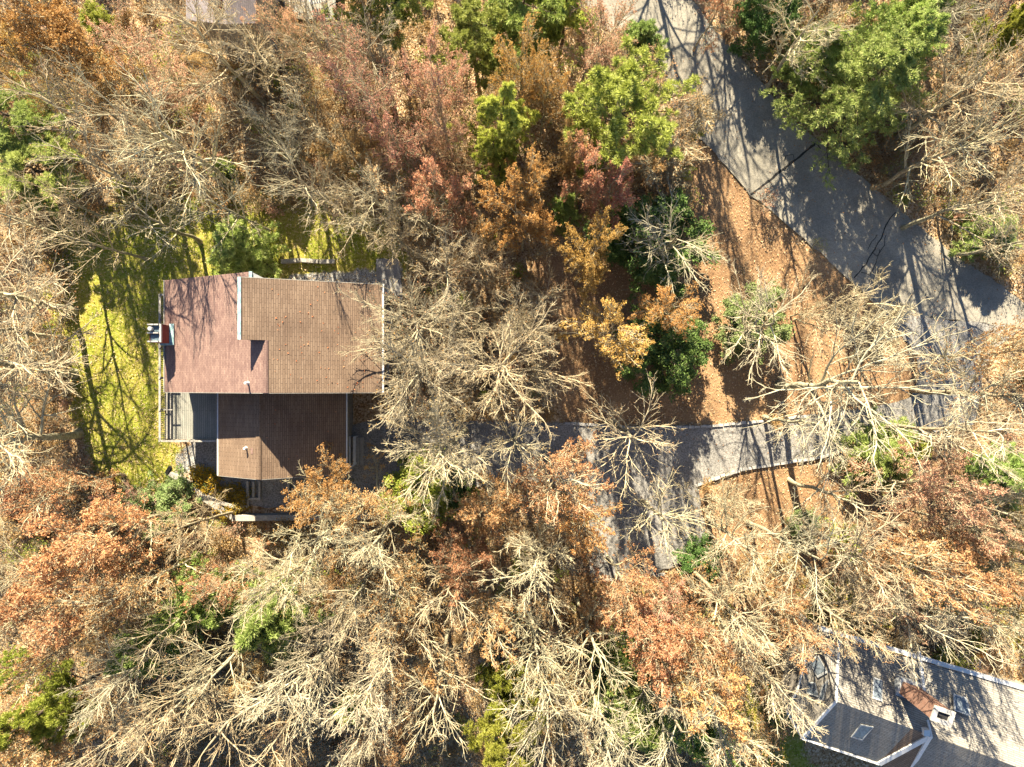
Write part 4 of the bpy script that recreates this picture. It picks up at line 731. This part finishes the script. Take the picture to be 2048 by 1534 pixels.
TREES = """
# top left
o1 85 55 120 11 dense orange-red tree filling the top left corner
o2 30 130 70 9 small orange tree at the left edge under the top left corner tree
q1 20 225 75 6 dark green pine at the left edge, upper one of two
q1 60 330 85 5.5 dark green pine with shaded needles, lower of two at the left edge
s4 185 35 32 3 small yellow-green bush right of the orange-red corner tree
k2 255 85 80 7 pink-flecked tree between the orange corner tree and the plum-grey house
t1 200 150 75 7 tan-leaved tree under the small yellow-green bush
w5 130 165 75 11 grey twiggy tree between the dark pine and the tan-leaved tree
b1 400 60 120 15 lichened bare oak arching over the plum-grey roof
b5 525 100 85 14 bare oak with a few tan leaves below the plum-grey roof edge
b2 620 75 95 15 bare oak in front of the slatted deck seats
k2 680 110 75 10 pink-flecked tree between the deck seats and the double pine trunk
w5 330 265 150 15 big spreading bare oak with snaking limbs above the mossy lawn
w5 470 200 65 11 grey twig cluster in the house shadow, left part
g1 560 265 75 11 grey twiggy tree in the middle of the dark house shadow
b5 630 245 80 12 bare oak with tan flecks at the right rim of the dark house shadow
w5 300 440 100 10 forked bare tree reaching over the top of the mossy lawn
w5 440 400 90 12 bare grey tree above the small green conifer by the house
c3 440 335 22 3 tiny green conifer at the foot of the big spreading bare oak
s4 262 385 36 2.2 low yellow-green bush left of the big spreading bare oak
s7 215 95 30 2 little pale green bush in the tan litter near the top left
c2 478 495 58 7 bright green bushy conifer touching the back of the brown roof
q2 750 -70 110 12 tall pine at the top edge with two dark trunks running down the picture
q2 690 -120 90 12 tall pine beyond the top edge above the deck seats
g1 740 95 90 12 tangled bare tree crossed by the two dark pine trunks
q1 945 75 70 10 dark green pine left of the top middle pines
q1 1040 15 90 10 broad dark green pine at the top middle
p2 1130 15 60 10 yellowish pine at the top middle beside the road bend
o2 1050 125 75 10 orange-brown tree under the top middle pines
k2 1180 80 95 8 pale pink-flecked tree left of the top of the road
f1 1250 150 85 6 pale fine-twigged sapling on the upper road verge
c3 1290 72 36 4 small green conifer on the verge at the top of the road
k2 1200 130 60 7 thin pink-flecked tree above the big lime pine
p1 1225 225 118 14 big rounded lime-green pine left of the road
p2 1003 235 70 15 narrow lime-green pine, tall oval crown
p2 1000 300 45 10 lower branches pine, small green crown under the narrow lime pine
k1 880 190 85 12 bright pink maple left of the narrow lime pine
k2 745 185 85 11 hazy pink tree left of the bright pink maple
k1 890 270 65 10 second pink tree, below the bright pink maple
d1 890 375 70 9 dull crimson tree below the two pink maples
k2 800 280 65 8 small pink-flecked tree at left of the second pink tree
t1 680 200 75 7 tan-leaved tree right of the dark house shadow
t1 700 300 65 7 tan-leaved tree below another, above the drooping pale oak
b1 755 395 95 13 drooping pale lichened oak behind the house, dense limbs
w5 640 380 70 12 bare oak over the leafy ground behind the house
w5 860 440 80 12 grey bare tree below the dull crimson tree
b2 800 470 70 12 bare oak at the back right corner of the brown roof
o2 1085 185 60 9 thin orange tree between the narrow pine and the big lime pine
t1 1140 300 60 8 tan tree in the gap under the big lime pine
o1 1050 440 82 10 bright orange oak in the middle of the upper wood
o2 1060 355 60 9 small orange oak above the bright orange oak
d1 1165 345 66 10 crimson tree just below the big lime pine
d1 1235 385 55 9 small crimson tree above the green evergreen bush
o1 1180 525 72 10 orange-tan oak right of the bright orange oak
s2 1330 480 98 6 large dark green evergreen bush under white branches beside the road verge
s1 1235 470 50 4 glossy green bush left of the large evergreen bush
c2 1130 410 30 4 small dark conifer between bright orange oak and crimson tree
w4 1350 490 110 10 white branched bare tree over the large dark green evergreen bush
f1 1370 270 95 6 fine tan-twigged sapling beside the left edge of the road, middle of verge
f1 1330 170 80 6 fine tan-twigged sapling beside the left edge of the road, upper verge
f1 1330 340 75 6 fine tan-twigged sapling between crimson tree and the road
t1 1290 300 60 6 tan-leaved tree tucked under the right side of the big lime pine
f1 1420 210 60 5 low twiggy sapling at the very edge of the asphalt, left side
b1 960 520 75 12 bare tree between the bright orange oak and the brown roof
w5 1090 580 65 9 crooked bare tree with pale dead limbs over dark shade
# left
b1 -45 590 175 13 pale bare oak at the left edge, level with the top of the brown roof
b2 -35 745 190 13 pale bare oak at the left edge, level with the chimney
b3 -55 890 200 13 pale bare oak at the left edge, level with the deck
g1 -30 665 120 11 grey bare tree at the left edge between the roof-level and chimney-level oaks
w5 20 440 95 12 bare oak with tan flecks at the left edge above the lawn
w5 150 470 75 12 thin grey tree at the upper left corner of the lawn
w5 100 395 80 10 lichened bare tree right of the lower dark pine
r2 110 985 80 8 rust-leaved tree below the lawn at the left
s6 180 985 50 2.2 low rust bush at the lower left end of the lawn
s6 60 1010 60 2.4 low rust bush at the left edge below the lawn
# centre
a1 840 620 150 15 great bare oak over the right end of the brown roof
a2 800 750 145 15 great bare oak reaching over the shaded wing roof
a1 975 760 165 15 great bare oak right of the house, widest crown in the middle
a2 905 885 135 15 great bare oak above the yellow-green bush, rusty flecks
a2 1045 665 90 12 bare oak with orange flecks, centre, over dark shade
b2 880 540 90 13 bare tree over the grey patio
w5 1030 900 90 14 bare oak at centre over the dark gravel
o2 1240 670 95 9 orange-flecked bare oak beside the dark green rhododendron
s2 1325 705 88 6 dark green rhododendron dome, centre right
o2 1350 620 70 8 thin orange oak above the dark green rhododendron
w5 1270 860 125 12 bare spreading oak over the upper edge of the driveway
s3 1510 640 70 5 pale green dome bush under a bare tree
w4 1530 655 115 10 bleached bare tree over the pale green dome bush
v1 1660 620 85 8 low forked bare tree at the road edge, left of a pair
v1 1790 640 105 8 low forked bare tree at the road edge, right of a pair
v1 1745 715 60 6 low forked bare tree below the road edge pair
w4 1740 770 190 17 tall bleached tree lying out over the driveway mouth from its lower trunk
w4 1650 850 90 13 bleached bare tree with branches crossing the driveway
w3 2010 780 120 14 bleached tree with rust leaves at the right edge by the road
r2 2030 700 75 12 rust-leaved tree at the right edge below the road
w4 1990 880 110 17 bleached tree at the right edge, trunk lying level with the driveway end
c2 1770 915 68 5 soft green conifer on the lower bank of the driveway
s4 1835 900 30 2 small yellow-green bush right of the soft conifer on the driveway bank
k1 1870 985 95 9 dusty pink tree right of the soft conifer, lower right bank
k1 1930 1060 80 9 dusty pink tree second down from the soft conifer bank
c2 2020 960 55 6 olive conifer at the right edge below the driveway
w5 1700 1000 110 13 bare spreading tree below the soft conifer
g2 2010 1010 80 12 grey bare tree over the olive conifer at the right edge
# below the drive
s4 835 990 75 6 glowing yellow-green holly bush under the great oaks
s1 900 975 45 3.5 darker green bush at the right of the yellow-green holly
o2 640 1000 85 9 bare oak with orange tips just under the lower wing
r2 720 1010 75 9 rusty tree left of the yellow-green holly
r1 970 1015 70 8 dense rusty tree right of the yellow-green holly
r2 1120 960 105 11 bare tree with rusty tips over the dark gravel, centre
w5 1335 1050 100 12 bare tree with radiating limbs over the parking bay
o2 1175 1055 75 9 orange-flecked tree at the left rim of the parking bay
v1 1450 1020 75 7 low bare tree right of the parking bay
s1 1405 1120 42 3 small glossy green bush by the bottom right of the parking bay
w3 1500 1090 95 13 bleached tree with rust flecks below the driveway edging
b2 620 1075 120 15 large bare oak whose limbs reach left toward the timber wall
b3 740 1090 100 15 pale bare oak below the yellow-green holly, left side
w5 700 1190 110 15 pale bare oak in the third row below the house
a2 560 1190 100 15 pale bare oak above the pale green conifer
s5 405 965 30 1.5 golden flowering bush between the timber walls, upper
s5 460 1002 32 1.5 golden flowering bush between the timber walls, lower
s3 325 1015 62 3.5 green rhododendron left of the golden bushes
k2 240 1010 60 6 pink-flecked low tree at the bottom of the lawn
s3 255 1020 40 3 pale green bush under the pink-flecked low tree
b5 370 1070 75 12 bare oak with tan tips below the rhododendron
# bottom left
r1 190 1090 95 11 dense rust-red oak, upper one of the lower left stand
r1 130 1200 110 12 dense rust-red oak, widest of the lower left stand
r2 110 1310 75 11 dense rust-red oak, lowest of the lower left stand
r2 260 1180 85 11 thinner rust tree right of the rust-red stand
w5 45 1130 100 14 bare tree bunch at the left edge beside the rust-red stand
b3 40 1230 90 15 bare leaning tree at the left edge left of the rust-red stand
y1 85 1430 75 12 yellow-green pine near the bottom left corner
r1 45 1500 85 10 orange-rust tree in the bottom left corner
y1 15 1360 40 7 small yellow-green pine cut by the left edge near the bottom
c2 385 1215 62 10 olive green conifer right of the rust-red stand
c2 290 1290 55 10 dark green conifer under branches, below the rust-red stand
c2 545 1240 75 11 pale green conifer hazed by white twigs
w1 200 1370 100 16 bleached tree leaning to the lower left corner
b3 320 1430 110 16 pale tree, trunk pointing down left, right of the yellow-green pine
w5 430 1330 105 15 pale bare tree between the olive conifer and the bottom edge
w5 330 1250 90 14 grey tree over the dark green conifer
w5 450 1470 115 16 pale bare tree near the bottom edge, fourth from the left corner
w1 590 1400 125 17 bleached tree with long straight trunk pointing down left
w5 540 1500 100 16 pale bare tree cut by the bottom edge, below the long straight trunk
w5 230 1480 85 14 grey bare tree cut by the bottom edge beside the corner rust tree
r2 440 1170 60 8 small rust tree left of the pale green conifer
# bottom centre
w4 650 1290 105 15 bleached forked tree below the third-row oak
b3 770 1280 110 15 pale bare oak left of the middle trunk, sparse rust below
r2 800 1180 75 9 rust tree among bare trunks, left of the middle trunk
r1 920 1130 70 8 dense rust tree below the yellow-green holly, right side
w5 890 1190 100 14 bare oak with gnarled limbs left of the tall middle trunk
b4 1105 1190 135 16 tall middle tree with thick trunk running straight down the picture
b3 1070 1330 110 16 pale bare tree below the tall middle tree
w1 740 1420 115 17 bleached tree with fan of straight branches near the bottom middle left
w5 860 1400 110 16 pale bare tree left of the lime pine at the bottom edge
y1 1015 1475 78 14 bright yellow-green pine at the bottom edge, middle
y1 1000 1370 45 10 smaller yellow-green pine above the bottom edge pine
w2 690 1510 100 16 bleached tree cut by the bottom edge, left of the bottom pine
r2 980 1240 75 9 rust tree between the tall middle tree and its left neighbour
t1 830 1320 80 8 tan-leaved tree under the bare trunks at the bottom middle left
r2 1250 1180 80 9 rust tree just below the parking bay
k2 1310 1190 60 8 pinkish rust tree at the bottom right corner of the parking bay
w5 1190 1320 110 16 pale bare tree right of the tall middle tree
w4 1110 1460 110 17 bleached tree right of the bottom yellow-green pine
r1 1300 1280 95 11 rust-orange tree, upper of a pair below the parking bay
r1 1400 1370 90 12 rust-orange tree, lower of a pair below the parking bay
c2 1270 1430 75 11 dark green conifer under white branches at the bottom
c2 1240 1340 45 5 green conifer glimpsed under the rust-orange pair
w4 1340 1450 130 17 bleached tree with many parallel branches at the bottom right of centre
w3 1450 1460 115 16 bleached tree with rust flecks left of the grey roof
w1 1230 1500 100 17 bleached tree cut by the bottom edge, over the dark green conifer
b6 1480 1250 115 15 pale tree with rust bunches upper left of the grey roof
w1 1540 1350 110 16 bleached tree whose branches touch the white trim of the grey roof
c2 1430 1490 55 10 olive conifer at the bottom edge left of the grey roof
r2 1390 1270 80 10 thin rust tree between the rust-orange pair and the grey house
# right bottom
w4 1620 1120 110 14 bleached forked tree over brown mulch below the driveway
w3 1720 1120 120 14 bleached tree with rust flecks right of the forked one
r2 1830 1130 95 11 rust tree in the middle of the lower right wood
r1 1940 1150 85 10 rust-tan tree left of the right edge
b6 1700 1250 95 14 pale tree with rust tips just above the grey roof
w4 1850 1230 110 15 bleached tree with trunk slanting to the grey roof
w3 1960 1230 90 14 bleached rust-flecked tree over the green patch
b2 2030 1130 95 14 bare tree at the right edge, lower right wood
k2 1770 1190 70 8 pinkish tree above the grey roof ridge end
w1 2040 1260 80 15 bleached tree cut by the right edge above the grey roof
r2 1575 1230 80 10 rust tree at the upper left corner of the grey roof
f1 1800 1310 55 5 twiggy sapling brushing the eave of the grey roof
# top right
c1 1730 165 125 12 large soft green conifer in the upper right
c1 1800 100 90 12 sunlit yellow-green conifer, right side of the large soft one
c2 1640 110 55 8 dark green conifer at the left side of the large soft one
s2 1535 25 62 6 dark evergreen bush at the top edge right of the road
b5 1640 50 95 13 bare tree with tan flecks at the top edge over conifers
c2 1830 30 70 9 green conifer at the top edge above the sunlit one
y1 2030 50 45 10 yellow-green pine in the top right corner
b1 1960 170 130 14 large bare oak in the upper right, uppermost of three
w5 1900 290 125 13 bare oak right of the large soft conifer, middle of three
b3 1995 380 110 13 bare oak at the right edge, lowest of three by the road
w5 2020 250 85 12 grey bare tree at the right edge between the bare oaks
g1 1900 40 85 12 grey bare tree at the top edge left of the corner pine
c2 1990 450 55 4 low olive conifer between the road and the right edge
g2 2040 470 70 10 grey tree at the right edge above the end of the road
r2 1460 -30 60 9 rust tree at the top edge right of the road
# north of the house
w5 235 235 120 15 bare oak behind the big spreading oak, its shadow lying on the worn roof slope
w5 300 310 110 14 bare oak nearest behind the worn roof slope
w5 120 215 110 15 forked bare tree between the two dark left pines and the spreading oak
w5 590 350 90 13 bare oak above the short timber edging, left one
w5 690 420 80 12 bare oak above the short timber edging, right one
w5 200 335 120 14 bare oak standing behind the worn roof slope, left of the green conifer
# golden understory between the bottom trunks
t1 640 1180 60 7 low golden-tan tree glimpsed between the pale oaks below the timber wall
t1 500 1350 60 7 low golden-tan tree under the bleached trees, bottom left of centre
o2 370 1400 60 7 low orange tree under pale branches near the bottom left
t1 780 1480 65 7 low golden-tan tree left of the bottom yellow-green pine
t1 1180 1230 60 7 low golden-tan tree right of the tall middle tree
o2 1120 1390 60 7 low orange tree right of the smaller yellow-green pine
t1 1560 1150 60 7 low golden-tan tree on the lower edge of the brown mulch
t1 1780 1080 65 7 low golden-tan tree in the lower right wood, below the driveway
s4 1700 1090 35 3 small yellow-green bush in the lower right wood
s4 1900 1330 30 2 small green bush near the pumpkin step
s4 560 1310 35 3 small yellow-green bush under the bleached forked tree
s4 700 1420 35 3 small yellow-green bush under the fan of straight branches
s7 1610 1050 32 2.2 small pale green bush in brown mulch below the driveway
t1 420 120 50 6 low tan tree between the arching oak and the dark house shadow
k2 560 60 60 9 pink-flecked tree at the left of the deck seats
k2 330 150 70 7 pale pink-flecked tree above the big spreading bare oak
"""
for ln in TREES.strip().splitlines():
    if ln.startswith('#'): continue
    k, cx, cy, r_, h_, lab = ln.split(' ', 5); h_ = float(h_); tree(k, float(cx), float(cy), float(r_), h_ + (3 if k[0] in 'rokdt' and h_ > 7 else 0), lab)
# trees beyond the top edge that throw the shadows on the road and roof
for i, (x, y, h_) in enumerate([(1270, -230, 16), (1330, -330, 17), (1420, -120, 14), (1475, -250, 16), (1530, -180, 15), (1600, -120, 15), (1660, -260, 16), (1780, -160, 15), (1880, -120, 15), (1980, -200, 16), (2080, -90, 15)]):
    c = W(x, y); p = PR['w5']; tree('w5', 1024 + (x - 1024) * H / (H - p['zc'] * h_ / 15), 767 + (y - 767) * H / (H - p['zc'] * h_ / 15), 175, h_, 'bare tree beyond the top edge, seen only by its shadow', group='bare trees beyond the top edge')

# ---------------------------------------------------------------- undergrowth, fallen leaves
CLEAR = [ROAD, MULCH, MULCH2, GRAV, GRAV2, [(150, 470), (330, 420), (700, 430), (830, 500), (800, 600), (345, 600), (345, 940), (300, 960), (215, 980), (150, 860), (140, 650)],
         [(320, 530), (790, 530), (790, 1040), (320, 1040)], [(1560, 1240), (1700, 1270), (2100, 1400), (2200, 1700), (1560, 1600)], [(370, -100), (700, -100), (700, 50), (370, 50)]]
def free(n, polys, pad=0, ext=1.0):
    P = np.column_stack([rng.uniform(-45, 45, n) * ext, rng.uniform(-34, 34, n) * ext]); ok = np.ones(n, bool)
    for p in polys: ok &= ~inpoly(P, G(p))
    return P[ok]
def undergrowth():
    cl = []
    for sd, lf, hh in ((71, 4, 1.6), (72, 3, 2.4), (73, 6, 1.2)):
        g = np.random.default_rng(sd); k = 5; st = np.zeros((k, 4, 3)); a = g.random(k) * 6.28
        for i in range(4): st[:, i, 0] = np.cos(a) * (.05 + .16 * i * hh * .6); st[:, i, 1] = np.sin(a) * (.05 + .16 * i * hh * .6); st[:, i, 2] = hh * .3 * i
        rd = np.full((k, 4), .016); l1 = grow(g, (st, rd, np.full(k, hh * .8)), 6, .3, 1, .7, .2, .6, .8, 2, .2, .1, .5, rmin=.01); l2 = grow(g, l1, 4, .3, 1, .7, .2, .5, .8, 1, .2, .1, .6, rmin=.009)
        V, Q = tubes([(st, rd, 3), (l1[0], l1[1], 3), (l2[0], l2[1], 3)]); e = l2[0][:, -1]; LV, LQ = leaves(g, e, lf * 45, .09, .075, .042, .4)
        cl.append((V, Q, LV, LQ))
    P = free(5200, CLEAR, ext=1.05); VV, QQ, mi, LVs, LQs, lm = [], [], [], [], [], []; b = 0; lb = 0
    for x, y in P:
        V, Q, LV, LQ = cl[rng.integers(3)]; a = rng.random() * 6.28; s = rng.uniform(.5, 1.2); Rm = np.array([[math.cos(a), -math.sin(a), 0], [math.sin(a), math.cos(a), 0], [0, 0, 1]]) * s
        off = np.array([x, y, -.1]); VV.append(V @ Rm.T + off); QQ.append(Q + b); b += len(V); LVs.append(LV @ Rm.T + off); LQs.append(LQ + lb); lb += len(LV)
        t = rng.random(); lm.append(np.full(len(LQ), 0 if t < .3 else 1 if t < .78 else 2 if t < .88 else 3))
    o = link('undergrowth', np_mesh('undergrowth', np.concatenate(VV), np.concatenate(QQ), [M['limb_grey']], True)); tag(o, 'thin brown brush and saplings covering the forest floor', 'undergrowth', kind='stuff')
    o = link('undergrowth_leaves', np_mesh('undergrowth_leaves', np.concatenate(LVs), np.concatenate(LQs), [M['rust'], M['tan'], M['pink'], M['yellow']], False, np.concatenate(lm))); tag(o, 'rusty and tan leaves on the low brush of the forest floor', 'undergrowth', kind='stuff')
undergrowth()
def litter(name, P, z, sz, mat, label, zf=None):
    n = len(P); c = np.column_stack([P, np.full(n, z) if zf is None else zf]); u = rng.normal(0, 1, (n, 3)); u[:, 2] *= .35; u = nrm(u); nn = nrm(rng.normal(0, .35, (n, 3)) + np.array([0, 0, 1])); w = nrm(np.cross(nn, u)); k = rng.uniform(.6, 1.3, (n, 1))
    V, Q = quads(c, u, w, sz * k, sz * .6 * k, .3); tag(link(name, np_mesh(name, V, Q, [M[mat]])), label, 'fallen leaves', kind='stuff')
litter('leaf_litter', free(330000, [ROAD, MULCH, MULCH2, GRAV, CLEAR[5], CLEAR[6], CLEAR[7]], ext=1.05), -.04, .075, 'litter', 'fallen leaves lying thick over the forest floor')
def inside(n, poly):
    p = np.array(G(poly)); lo, hi = p.min(0), p.max(0); P = rng.uniform(lo, hi, (n, 2)); return P[inpoly(P, G(poly))]
litter('scattered_leaves', np.concatenate([inside(20000, LAWN), inside(16000, MULCH), inside(9000, MULCH2), inside(9000, LAWN2)]), -.05, .055, 'litter', 'leaves scattered over lawn and mulch')
rp = inside(8000, ROAD); litter('road_leaves', rp, .03, .055, 'rooflitter', 'leaves scattered over the road and driveway')
Pm = np.array([(x, y) for x, y in zip(rng.uniform(-15.3, -9, 90), rng.uniform(-.4, 6.4, 90))]); Pw = np.array([(x, y) for x, y in zip(rng.uniform(-16.9, -12.2, 14), rng.uniform(-6.3, -1, 14))])
litter('roof_leaves', np.concatenate([Pm, Pw]), 0, .055, 'rooflitter', 'rust leaves scattered on the brown roof', np.concatenate([10 - .404 * (Pm[:, 0] + 15.55) + .03, 6.95 - .5825 * (Pw[:, 0] + 17.1) + .03]))
